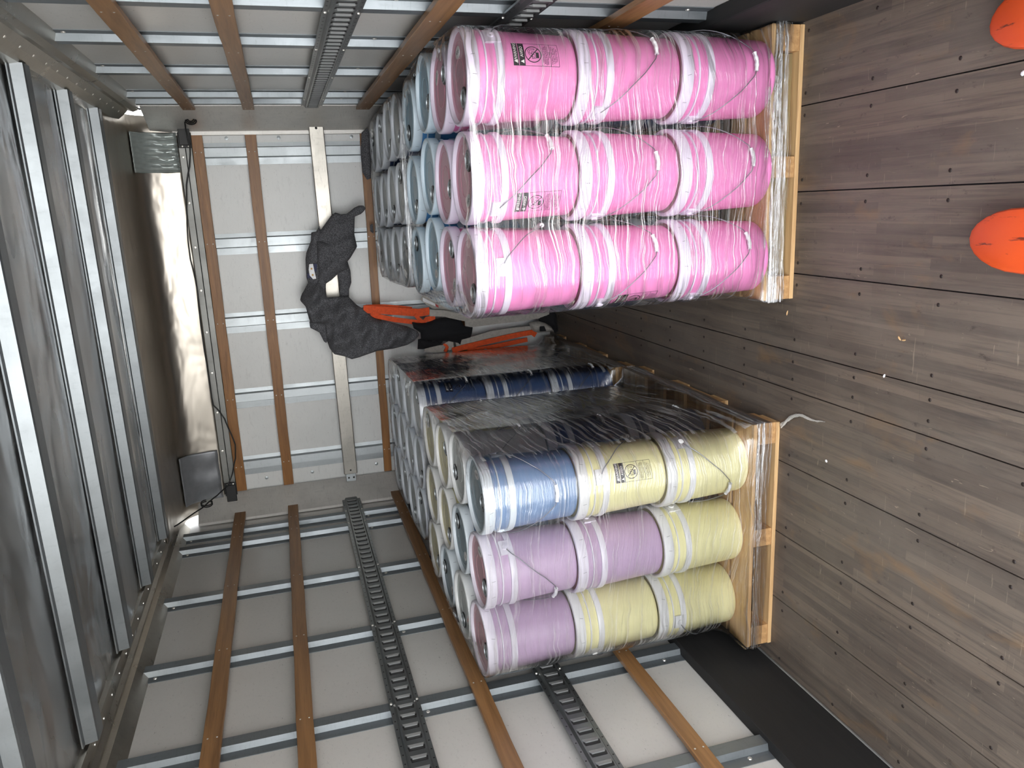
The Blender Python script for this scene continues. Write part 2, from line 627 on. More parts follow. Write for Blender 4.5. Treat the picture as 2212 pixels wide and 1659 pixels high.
# side and front walls
mb = MB()
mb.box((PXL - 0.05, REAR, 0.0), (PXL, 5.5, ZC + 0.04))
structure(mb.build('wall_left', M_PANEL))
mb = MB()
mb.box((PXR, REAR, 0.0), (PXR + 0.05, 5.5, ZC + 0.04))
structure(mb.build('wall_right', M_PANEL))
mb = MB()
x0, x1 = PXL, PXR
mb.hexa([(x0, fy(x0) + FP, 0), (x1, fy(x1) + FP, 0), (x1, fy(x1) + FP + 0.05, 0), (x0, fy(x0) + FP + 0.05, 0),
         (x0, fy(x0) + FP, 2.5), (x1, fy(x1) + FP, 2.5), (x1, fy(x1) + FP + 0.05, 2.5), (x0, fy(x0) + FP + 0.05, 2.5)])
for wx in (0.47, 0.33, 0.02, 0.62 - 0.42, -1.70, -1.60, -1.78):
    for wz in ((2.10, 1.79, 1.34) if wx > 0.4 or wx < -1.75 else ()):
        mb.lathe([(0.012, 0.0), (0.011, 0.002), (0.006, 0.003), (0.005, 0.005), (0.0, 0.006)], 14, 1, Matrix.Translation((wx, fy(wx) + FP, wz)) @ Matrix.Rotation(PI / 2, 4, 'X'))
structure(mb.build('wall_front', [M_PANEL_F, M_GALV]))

# roof skin, sagging a little between bows
BOWS = [0.40, 0.90, 1.50, 2.125, 2.74, 3.36, 3.97, 4.555]    # y of each bow at x = -1.75
bow_y = lambda y, x: y - (x + 1.75) * 0.052
mb = MB()
nx, ny = 34, 120
vs, fs = [], []
for j in range(ny + 1):
    y = REAR + (5.3 - REAR) * j / ny
    for i in range(nx + 1):
        x = PXL + (PXR - PXL) * i / nx
        yy = y + (x + 1.75) * 0.052
        ph = min(abs(yy - b) for b in BOWS)
        z = ZC - 0.004 - 0.012 * math.sin(min(1, ph / 0.3) * PI / 2) - 0.008 * math.sin(2.1 * x + 5 * math.sin(1.7 * yy)) * math.sin(min(1, ph / 0.3) * PI / 2)
        vs.append((x, y, z))
for j in range(ny):
    for i in range(nx):
        a = j * (nx + 1) + i
        fs.append((a, a + 1, a + nx + 2, a + nx + 1))
mb.add(vs, fs)
o = mb.build('ceiling', M_ROOF, None, 60)
structure(o)
sol = o.modifiers.new('skin', 'SOLIDIFY')
sol.thickness = 0.01
sol.offset = 1

# curved nose sheet between roof and front wall
mb = MB()
vs, fs = [], []
nx, nt = 30, 14
xa, xb = -1.955, 0.595
COVE = []
yy_, zz_ = 0.0, 2.372
for seg, a0_, a1_, n_ in ((0.165, 2, 18, 8), (0.15, 18, 76, 10), (0.50, 84.5, 86, 6)):
    for k in range(n_):
        COVE.append((yy_, zz_))
        th = math.radians(a0_ + (a1_ - a0_) * (k + 0.5) / n_)
        yy_ -= seg / n_ * math.sin(th)
        zz_ += seg / n_ * math.cos(th)
COVE.append((yy_, zz_))
nt = len(COVE) - 1
for i in range(nx + 1):
    x = xa + (xb - xa) * i / nx
    for j, (dy_, z) in enumerate(COVE):
        w = math.sin(j / nt * PI)
        dent = 0.004 * w * math.sin(3.1 * x + 1.3) * math.sin(0.33 * j + x)
        vs.append((x, fy(x) + 0.01 + dy_ - dent, z))
for i in range(nx):
    for j in range(nt):
        a = i * (nt + 1) + j
        fs.append((a, a + 1, a + nt + 2, a + nt + 1))
mb.add(vs, fs)
o = mb.build('trim_1', M_COVE, None, 70)
structure(o)
o.modifiers.new('skin', 'SOLIDIFY').thickness = 0.004

# roof rails along both sides
mb = MB()
prof = [(-1.995, 2.60), (-1.935, 2.645), (-1.928, 2.668), (-1.90, 2.662), (-1.885, 2.678), (-1.80, 2.672), (-1.795, 2.700), (-1.995, 2.72)]
mb.prism([(p[0], p[1]) for p in prof], (0, REAR, 0), (0, 5.15, 0), (1, 0, 0), (0, 0, 1))
y = 0.3
while y < 5.0:
    mb.lathe([(0.006, -0.004), (0.005, -0.001), (0.0, 0)], 8, 1, Matrix.Translation((-1.85, y, 2.672)) @ Matrix.Rotation(PI, 4, 'X'))
    y += 0.155
structure(mb.build('trim_2', [M_RAIL, M_RIVET]))
mb = MB()
prof = [(0.648, 2.52), (0.600, 2.535), (0.590, 2.562), (0.598, 2.59), (0.572, 2.615), (0.545, 2.650), (0.535, 2.70), (0.648, 2.72)]
mb.prism(prof, (0, REAR, 0), (0, 4.95, 0), (1, 0, 0), (0, 0, 1))
y = 0.3
while y < 4.9:
    T = Matrix.Translation((0.576, y, 2.612)) @ Matrix.Rotation(-PI * 0.72, 4, 'Y')
    mb.lathe([(0.006, 0.0), (0.005, 0.003), (0.0, 0.004)], 8, 1, T)
    y += 0.155
structure(mb.build('trim_3', [M_RAIL, M_RIVET]))

# corner sheets joining side walls and front wall
mb = MB()
mb.hexa([(0.615, 4.90, 0), (0.645, 4.90, 0), (0.645, 5.3, 0), (0.50, 5.215, 0), (0.615, 4.90, 2.52), (0.645, 4.90, 2.52), (0.645, 5.3, 2.52), (0.50, 5.215, 2.52)])
mb.box((0.485, fy(0.5) - 0.004, 0), (0.53, fy(0.5) + 0.05, 2.40))
for k in range(14):
    z = 0.55 + k * 0.145
    mb.lathe([(0.008, 0.0), (0.006, 0.003), (0.0, 0.004)], 8, 1, Matrix.Translation((0.613, 4.935, z)) @ Matrix.Rotation(-PI / 2, 4, 'Y'))
structure(mb.build('trim_4', [M_CORNER, M_RIVET]))
mb = MB()
mb.hexa([(-1.972, 5.16, 0), (-1.99, 5.16, 0), (-1.99, 5.5, 0), (-1.84, 5.33, 0), (-1.972, 5.16, 2.55), (-1.99, 5.16, 2.55), (-1.99, 5.5, 2.55), (-1.84, 5.33, 2.55)])
for k in range(14):
    z = 0.55 + k * 0.145
    mb.lathe([(0.008, 0.0), (0.006, 0.003), (0.0, 0.004)], 8, 1, Matrix.Translation((-1.970, 5.185, z)) @ Matrix.Rotation(PI / 2, 4, 'Y'))
structure(mb.build('trim_5', [M_CORNER, M_RIVET]))

# flat channel strips along the top of the front wall
mb = MB()
for za, zb, d in ((2.303, 2.334, 0.0), (2.340, 2.374, -0.008)):
    A, B = 0.50, -1.86
    mb.hexa([(B, fy(B) + d, za), (A, fy(A) + d, za), (A, fy(A) + FP, za), (B, fy(B) + FP, za),
             (B, fy(B) + d, zb), (A, fy(A) + d, zb), (A, fy(A) + FP, zb), (B, fy(B) + FP, zb)])
for k in range(9):
    x = 0.36 - k * 0.27
    mb.lathe([(0.009, 0.0), (0.007, 0.004), (0.0, 0.005)], 10, 1, Matrix.Translation((x, fy(x) - 0.008, 2.357)) @ Matrix.Rotation(PI / 2, 4, 'X'))
structure(mb.build('trim_6', [M_TRIM, M_RIVET]))

# kickboards
mb = MB()
mb.box((PXL, REAR, 0.0), (XL, 5.3, 0.312))
mb.box((XL, REAR, 0.0), (XL + 0.006, 5.3, 0.012), 1)
structure(mb.build('baseboard_left', [M_KICK, M_TRIM], bevel=0.004))
mb = MB()
mb.box((XR, REAR, 0.0), (PXR, 5.2, 0.315))
structure(mb.build('baseboard_right', [M_KICK], bevel=0.004))

# ------------------------------------------------------------------ roof bows
ordinal = ['farthest', 'second farthest', 'third farthest', 'fourth farthest', 'fifth farthest', 'sixth farthest', 'seventh farthest', 'nearest']
for k, yb in enumerate(reversed(BOWS)):
    mb = MB()
    xa, xb = -1.785, 0.545
    w = 0.072
    prof = [(-w, 0.045), (-w, 0.040), (-0.052, 0.038), (-0.040, 0.0), (-0.030, -0.003), (0.030, -0.003), (0.040, 0.0), (0.052, 0.038), (w, 0.040), (w, 0.045)]
    mb.prism(prof, (xa, bow_y(yb, xa), 2.640), (xb, bow_y(yb, xb), 2.640), (0, 1, 0), (0, 0, 1))
    o = mb.build('roof_bow', M_BOW, None)
    tag(o, 'galvanized roof bow under the metal ceiling, %s from the camera' % ordinal[k], 'beam', 'roof bows across the ceiling')

# ------------------------------------------------------------------ wall posts (hat sections)


def post(face, p, z0, z1, label, group):
    """face 'L','R','F'; p = y (side walls) or x (front wall) of the centre of the post"""
    mb = MB()
    prof = [(-0.074, 0.0), (-0.074, 0.003), (-0.033, 0.005), (-0.026, 0.030), (0.026, 0.030), (0.033, 0.005), (0.058, 0.003), (0.058, 0.0)]
    if face == 'L':
        mb.prism([(a, b) for a, b in prof], (PXL, p, z0), (PXL, p, z1), (0, 1, 0), (1, 0, 0))
    elif face == 'R':
        mb.prism([(a, b) for a, b in prof], (PXR, p, z0), (PXR, p, z1), (0, 1, 0), (-1, 0, 0))
    else:
        yy = fy(p) + FP
        mb.prism([(a, b) for a, b in prof], (p, yy, z0), (p, yy, z1), (1, 0, 0), (0, -1, 0))
    for z in (z0 + 0.1, (z0 + z1) / 2, z1 - 0.05):
        T = {'L': Matrix.Translation((PXL + 0.004, p - 0.046, z)) @ Matrix.Rotation(PI / 2, 4, 'Y'),
             'R': Matrix.Translation((PXR - 0.004, p - 0.046, z)) @ Matrix.Rotation(-PI / 2, 4, 'Y'),
             'F': Matrix.Translation((p - 0.046, fy(p) + FP - 0.004, z)) @ Matrix.Rotation(PI / 2, 4, 'X')}[face]
        mb.lathe([(0.009, 0.0), (0.007, 0.003), (0.0, 0.004)], 8, 1, T)
    o = mb.build('wall_post', [M_GALV if face == 'F' else M_GALV_DIM, M_RIVET])
    return tag(o, label, 'post', group)


nth = ['first', 'second', 'third', 'fourth', 'fifth', 'sixth', 'seventh', 'eighth', 'ninth']
LP = [4.97, 4.76, 4.09, 3.435, 2.795, 2.135, 1.48]
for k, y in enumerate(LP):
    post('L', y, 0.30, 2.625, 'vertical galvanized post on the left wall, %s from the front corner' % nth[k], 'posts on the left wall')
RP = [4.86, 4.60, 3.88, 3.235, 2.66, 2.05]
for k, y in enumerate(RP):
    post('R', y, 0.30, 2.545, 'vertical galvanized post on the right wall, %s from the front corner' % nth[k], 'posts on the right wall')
for k, x in enumerate([0.385, -0.165, -0.672, -1.185, -1.662]):
    post('F', x, 0.0, 2.30, 'vertical galvanized post on the front wall, %s from the right corner' % nth[k], 'posts on the front wall')

# ------------------------------------------------------------------ wooden slats


def slat(face, z0, z1, a, b, label, group, d=0.0):
    mb = MB()
    L = abs(b - a)
    n = int(L / 0.12)
    ring = []
    th = 0.021

    def P(t, h, q):      # t along, h height, q depth 0 front / 1 back
        s_ = a + (b - a) * t
        wob = 0.0011 * math.sin(9 * s_ + z0 * 40) + 0.0005 * math.sin(31 * s_ + z0 * 11)
        z = (z0 if h == 0 else z1) + wob
        if face == 'L':
            return (XL - th * q + d, s_, z)
        if face == 'R':
            return (XR + 0.012 + th * q - d, s_, z)
        return (s_, fy(s_) + th * q - d, z)
    vs, fs = [], []
    for i in range(n + 1):
        t = i / n
        vs += [P(t, 0, 0), P(t, 1, 0), P(t, 1, 1), P(t, 0, 1)]
    for i in range(n):
        o_ = i * 4
        for k in range(4):
            k2 = (k + 1) % 4
            fs.append((o_ + k, o_ + k2, o_ + 4 + k2, o_ + 4 + k))
    fs += [(0, 1, 2, 3), (n * 4, n * 4 + 1, n * 4 + 2, n * 4 + 3)]
    mb.add(vs, fs)
    zc = (z0 + z1) / 2
    at = {'L': LP, 'R': RP, 'F': [0.385, -0.165, -0.672, -1.185, -1.662]}[face]
    for p in at:
        if not (min(a, b) < p < max(a, b)):
            continue
        for dd in (-0.017, 0.017):
            if face == 'L':
                T = Matrix.Translation((XL + d, p + 0.012, zc + dd)) @ Matrix.Rotation(PI / 2, 4, 'Y')
            elif face == 'R':
                T = Matrix.Translation((XR + 0.012 - d, p + 0.012, zc + dd)) @ Matrix.Rotation(-PI / 2, 4, 'Y')
            else:
                T = Matrix.Translation((p, fy(p) - d, zc + dd)) @ Matrix.Rotation(PI / 2, 4, 'X')
            mb.lathe([(0.0042, 0.0), (0.003, 0.0015), (0.0, 0.0017)], 8, 1, T)
    o = mb.build('wooden_slat', [M_SLAT_X if face == 'F' else M_SLAT_Y, M_RIVET], None, None, 0.002)
    return tag(o, label, 'slat', group)


slat('L', 2.252, 2.322, REAR, 5.20, 'topmost brown wooden slat along the left wall', 'wooden slats on the left wall')
slat('L', 1.910, 1.976, REAR, 5.25, 'brown wooden slat along the left wall, above the upper steel track', 'wooden slats on the left wall')
slat('L', 1.206, 1.272, REAR, 5.20, 'brown wooden slat along the left wall, between the two steel tracks', 'wooden slats on the left wall')
slat('L', 0.542, 0.606, REAR, 5.15, 'lowest scuffed wooden slat on the left wall above the black kickboard', 'wooden slats on the left wall')
slat('R', 2.232, 2.298, REAR, 4.93, 'topmost brown wooden slat along the right wall', 'wooden slats on the right wall', 0.006)
slat('R', 1.912, 1.976, REAR, 4.93, 'brown wooden slat along the right wall, above the upper steel track', 'wooden slats on the right wall', 0.006)
slat('R', 1.250, 1.330, REAR, 4.93, 'brown wooden slat along the right wall, behind the tops of the pails', 'wooden slats on the right wall', 0.006)
slat('R', 0.612, 0.700, REAR, 4.90, 'lowest reddish wooden slat on the right wall behind the pink pails', 'wooden slats on the right wall', 0.006)
slat('F', 2.236, 2.300, 0.532, -1.835, 'topmost brown wooden slat across the front wall', 'wooden slats on the front wall')
slat('F', 1.924, 1.990, 0.535, -1.835, 'brown wooden slat across the front wall, above the metal load bar', 'wooden slats on the front wall')
slat('F', 1.238, 1.290, 0.535, -1.830, 'brown wooden slat across the front wall, below the metal load bar', 'wooden slats on the front wall')
slat('F', 0.628, 0.690, 0.520, -1.830, 'lowest wooden slat across the front wall, seen in the gap between loads', 'wooden slats on the front wall')


# ------------------------------------------------------------------ slotted steel tracks
def track(face, z0, z1, a, b, label):
    mb = MB()
    zc = (z0 + z1) / 2
    h = (z1 - z0) / 2
    sx = 1 if face == 'L' else -1
    X0 = XL - 0.014 if face == 'L' else XR + 0.024

    def W(y, v, q):
        return (X0 + sx * q, y, zc + v)
    prof = [(-h, -0.004), (-h, 0.003), (-h + 0.016, 0.003), (-h + 0.024, 0.015), (h - 0.024, 0.015), (h - 0.016, 0.003), (h, 0.003), (h, -0.004)]
    mb.prism([(v, q) for v, q in prof], (X0, a, zc), (X0, b, zc), (0, 0, 1), (sx, 0, 0))
    y = a + 0.05
    w = h - 0.031
    while y < b - 0.03:
        # flat near-black quad, painting the shade inside the slot opening
        mb.add([W(y - 0.012, -w, 0.0155), W(y + 0.011, -w - 0.003, 0.0155), W(y + 0.011, w + 0.003, 0.0155), W(y - 0.012, w, 0.0155)], [(0, 1, 2, 3)], 1)
        # tongue pressed out of the slot
        mb.hexa([W(y + 0.004, -w + 0.005, 0.014), W(y + 0.024, -w - 0.001, 0.014), W(y + 0.024, w + 0.001, 0.014), W(y + 0.004, w - 0.005, 0.014),
                 W(y + 0.000, -w + 0.006, 0.0235), W(y + 0.024, -w - 0.001, 0.0155), W(y + 0.024, w + 0.001, 0.0155), W(y + 0.000, w - 0.006, 0.0235)], 2)
        y += 0.0625
    y = a + 0.03
    while y < b:
        for v in (-h + 0.008, h - 0.008):
            mb.add([W(y - 0.003, v - 0.003, 0.0034), W(y + 0.003, v - 0.003, 0.0034), W(y + 0.003, v + 0.003, 0.0034), W(y - 0.003, v + 0.003, 0.0034)], [(0, 1, 2, 3)], 1)
        y += 0.05
    for p in (LP if face == 'L' else RP):
        for v in (-h + 0.008, h - 0.008):
            T = Matrix.Translation((X0 + sx * 0.003, p, zc + v)) @ Matrix.Rotation(sx * PI / 2, 4, 'Y')
            mb.lathe([(0.006, 0.0), (0.0045, 0.004), (0.0, 0.005)], 8, 3, T)
    o = mb.build('logistics_track', [M_TRACK, M_SLOT, M_TONGUE, M_RIVET])
    return tag(o, label, 'track', 'slotted steel tracks on the walls')


track('L', 1.490, 1.612, REAR, 5.19, 'upper slotted steel track along the left wall')
track('L', 0.868, 0.990, REAR, 5.10, 'lower slotted steel track along the left wall')
track('R', 1.530, 1.650, REAR, 4.88, 'upper slotted steel track along the right wall')
track('R', 0.955, 1.070, REAR, 4.80, 'lower slotted steel track along the right wall')

# aluminium load bar across the front wall
lb = thing('load_bar', 'worn aluminium load bar across the front wall with the hoodie on it', 'bar', None, (0, 5.1, 1.54))
A, B = 0.560, -1.862
yb = lambda x: fy(x) - 0.045
zb = lambda x: 1.562 - (0.585 - x) * 0.013
mb = MB()
xa, xb = 0.545, -1.80
mb.hexa([(xb, yb(xb), zb(xb) - 0.045), (xa, yb(xa), zb(xa) - 0.045), (xa, yb(xa) + 0.036, zb(xa) - 0.045), (xb, yb(xb) + 0.036, zb(xb) - 0.045),
         (xb, yb(xb), zb(xb) + 0.045), (xa, yb(xa), zb(xa) + 0.045), (xa, yb(xa) + 0.036, zb(xa) + 0.045), (xb, yb(xb) + 0.036, zb(xb) + 0.045)])
mb.build('beam', M_ALU, lb, None, 0.004).matrix_parent_inverse = Matrix.Translation((0, -5.1, -1.54))
for s_, xe in ((1, xa), (-1, xb)):
    mb = MB()
    mb.box((min(xe, xe + s_ * 0.055), yb(xe) + 0.006, zb(xe) - 0.034), (max(xe, xe + s_ * 0.055), yb(xe) + 0.030, zb(xe) + 0.034))
    for dz in (-0.018, 0.016):
        T = Matrix.Translation((xe + s_ * 0.028, yb(xe) + 0.005, zb(xe) + dz)) @ Matrix.Rotation(PI / 2, 4, 'X')
        mb.lathe([(0.007, 0.0), (0.0, 0.002)], 10, 1, T)
    mb.lathe([(0.008, 0.0), (0.0, 0.002)], 10, 1, Matrix.Translation((xe - s_ * 0.03, yb(xe) - 0.001, zb(xe))) @ Matrix.Rotation(PI / 2, 4, 'X'))
    mb.build('end_bracket', [M_GALV, M_SLOT], lb, None, 0.002).matrix_parent_inverse = Matrix.Translation((0, -5.1, -1.54))

# ------------------------------------------------------------------ pallets


def pallet(x0, x1, y0, y1, label, H=0.132, recess=False):
    t = thing('pallet', label, 'pallet', 'wooden pallets under the pails', (x0, y0, 0))
    W, D = x1 - x0, y1 - y0
    tb = 0.017
    n = 7
    bw = 0.095
    for k in range(n):
        w = 0.135 if k in (0, n - 1) else bw
        yc = w / 2 if k == 0 else (D - w / 2 if k == n - 1 else D * k / (n - 1))
        mb = MB()
        mb.box((-W / 2, -w / 2, -tb / 2), (W / 2, w / 2, tb / 2))
        o = mb.build('deck_board', M_PINE_X, t, None, 0.0015, (W / 2, yc, H - tb / 2))
    for k in range(3):
        sw = 0.088 if k != 1 else 0.075
        xc = (sw / 2, W / 2, W - sw / 2)[k]
        mb = MB()
        z0, z1 = tb, H - tb
        # stringer with two fork notches underneath
        pts = [(0, z0), (0.15, z0), (0.16, z0 + 0.032), (0.37, z0 + 0.032), (0.38, z0), (D - 0.38, z0), (D - 0.37, z0 + 0.032), (D - 0.16, z0 + 0.032), (D - 0.15, z0), (D, z0), (D, z1), (0, z1)]
        mb.prism(pts, (-sw / 2, 0, 0), (sw / 2, 0, 0), (0, 1, 0), (0, 0, 1))
        mb.build('stringer', M_PINE_Y, t, None, 0.0015, (xc, 0.004, 0))
    for k in range(4):
        w = 0.12
        yc = (w / 2, D * 0.36, D * 0.64, D - w / 2)[k]
        mb = MB()
        mb.box((-W / 2, -w / 2, -tb / 2), (W / 2, w / 2, tb / 2))
        mb.build('bottom_board', M_PINE_X, t, None, 0.0015, (W / 2, yc, tb / 2))
    if recess:
        mb = MB()
        mb.box((-W / 2 + 0.09, -0.012, 0.019), (W / 2 - 0.09, 0.012, 0.082))
        mb.build('inner_board', M_PINE_DK, t, None, 0.0015, (W / 2, 0.05, 0))
    return t


PAL = {
    'right near': (-0.385, 0.583, 2.50, 3.70),
    'right far': (-0.385, 0.583, 3.80, 5.00),
    'left near': (-1.870, -0.885, 2.545, 3.765),
    'left far': (-1.895, -0.905, 3.88, 5.10),
}
pallet(*PAL['right near'], 'wooden pallet under the pink pails by the right wall', recess=True)
pallet(*PAL['right far'], 'wooden pallet behind the pink pails, carrying the rear grey-lidded load')
pallet(*PAL['left near'], 'wooden pallet under the yellow and mauve pails by the left wall', 0.120)
pallet(*PAL['left far'], 'wooden pallet under the dark blue pails in the far left corner', 0.120)

# ------------------------------------------------------------------ pails
PH = 0.372
body_r = lambda z: 0.1320 + 0.0095 * max(0.0, min(1.0, (z - 0.03) / 0.215))


def pail_body(kind):
    mb = MB()
    prof = [(0.0, 0.004), (0.118, 0.004), (0.122, 0.0), (0.127, 0.001), (0.1305, 0.006), (0.1318, 0.014), (0.132, 0.03)]
    prof += [(body_r(z), z) for z in (0.08, 0.13, 0.18, 0.245)] + [(0.1425, 0.30), (0.1425, 0.345)]
    mb.lathe(prof, 64, 0)
    return mb.build('body', PM[kind][0], None, 40).data


def pail_bands(kind):
    mb = MB()
    prof = [(0.1415, 0.249), (0.1485, 0.249), (0.1493, 0.252), (0.1488, 0.271), (0.1475, 0.273), (0.142, 0.2735)]
    mb.lathe(prof, 64, 0)
    mb.lathe([(0.142, 0.3035), (0.1475, 0.304), (0.148, 0.3065), (0.1475, 0.309), (0.142, 0.3095)], 64, 0)
    for a0 in (0, PI):
        n = 8
        vs, fs = [], []
        for i in range(n + 1):
            a = a0 - 0.20 + 0.40 * i / n
            for r, z in ((0.143, 0.250), (0.1512, 0.250), (0.1512, 0.300), (0.143, 0.302)):
                vs.append((r * math.cos(a), r * math.sin(a), z))
        for i in range(n):
            for k in range(4):
                k2 = (k + 1) % 4
                fs.append((i * 4 + k, i * 4 + k2, i * 4 + 4 + k2, i * 4 + 4 + k))
        fs += [(0, 1, 2, 3), (n * 4, n * 4 + 1, n * 4 + 2, n * 4 + 3)]
        mb.add(vs, fs)
        T = Matrix.Rotation(a0, 4, 'Z') @ Matrix.Translation((0.1505, 0, 0.280)) @ Matrix.Rotation(PI / 2, 4, 'Y')
        mb.lathe([(0.012, 0.0), (0.011, 0.005), (0.0, 0.006)], 16, 0, T)
    return mb.build('handle_collar', PM[kind][1], None, 40).data


def pail_lid(kind):
    mb = MB()
    prof = [(0.1435, 0.331), (0.1512, 0.331), (0.1520, 0.334), (0.1522, 0.362), (0.1510, 0.3695), (0.1475, 0.372), (0.1425, 0.372), (0.1395, 0.3695),
            (0.1375, 0.3585), (0.130, 0.3580), (0.060, 0.3588), (0.0, 0.3588)]
    mats = [0] * 8 + [1, 1, 1]
    mb.lathe(prof, 72, 0, None, mats=mats)
    # faint moulded ribs on the lid panel
    for r in (0.112, 0.060):
        mb.lathe([(r - 0.002, 0.3586), (r, 0.3602), (r + 0.002, 0.3586)], 64, 1)
    # pen ticks on the skirt
    for k in range(11):
        a = k * 2 * PI / 11 + 0.15 * math.sin(k * 5)
        q = 0.0035
        da = 0.006 * (1 + 0.4 * math.sin(k * 3))
        zz = 0.340 + 0.003 * math.sin(k * 7)
        vs = [(0.15245 * math.cos(a + s1 * q + t * 0.03 * math.sin(k)), 0.15245 * math.sin(a + s1 * q + t * 0.03 * math.sin(k)), zz + t * 0.014) for s1, t in ((-1, 0), (1, 0), (1, 1), (-1, 1))]
        mb.add(vs, [(0, 1, 2, 3)], 2)
    return mb.build('lid', [PM[kind][1], PM[kind][2], M_INK], None, 40).data


def spout_mesh():
    mb = MB()
    T = Matrix.Translation((0.086, 0, 0.3588)) @ Matrix.Scale(1.15, 4)
    mb.lathe([(0.031, 0.0), (0.031, 0.003), (0.027, 0.004), (0.026, 0.002)], 32, 1, T)
    mb.lathe([(0.026, 0.002), (0.0255, 0.006), (0.0225, 0.0068), (0.022, 0.0035)], 32, 2, T)
    mb.lathe([(0.022, 0.0035), (0.012, 0.0040), (0.0, 0.0042)], 32, 0, T)
    mb.tube([(0.086 + 0.013 * math.cos(a), 0.013 * math.sin(a), 0.3645) for a in [i * 2 * PI / 20 for i in range(20)]], 0.0012, 6, 2, None, True)
    return mb.build('spout_cap', [M_SPOUT, M_RING, M_GALV], None, 40).data


def text_mesh(body, size):
    cu = bpy.data.curves.new('txt', 'FONT')
    cu.body = body
    cu.size = size
    cu.align_x = 'CENTER'
    cu.align_y = 'CENTER'
    cu.resolution_u = 2
    cu.offset = size * 0.012
    ob = bpy.data.objects.new('txt', cu)
    COL.objects.link(ob)
    dg = bpy.context.evaluated_depsgraph_get()
    dg.update()
    me = bpy.data.meshes.new_from_object(ob.evaluated_get(dg))
    vs = [tuple(v.co) for v in me.vertices]
    fs = [tuple(p.vertices) for p in me.polygons]
    bpy.data.objects.remove(ob)
    bpy.data.curves.remove(cu)
    bpy.data.meshes.remove(me)
    return vs, fs


def sticker_mesh(txt, red=False):
    mb = MB()
    n = 28
    vs = [(0.029 * math.cos(2 * PI * k / n), 0.019 * math.sin(2 * PI * k / n), 0.0) for k in range(n)]
    vs += [(x, y, 0.0008) for x, y, z in vs]
    fs = [tuple(range(n))[::-1], tuple(range(n, 2 * n))] + [(k, (k + 1) % n, n + (k + 1) % n, n + k) for k in range(n)]
    T = Matrix.Translation((-0.080, 0.0, 0.3592)) @ Matrix.Rotation(PI / 2, 4, 'Z')
    mb.add(vs, fs, 0, T)
    tv, tf = text_mesh(txt, 0.0165)
    mb.add([(x, y, 0.0012) for x, y, z in tv], tf, 1, T)
    return mb.build('sticker', [M_STICK, M_FORK if red else M_INK]).data


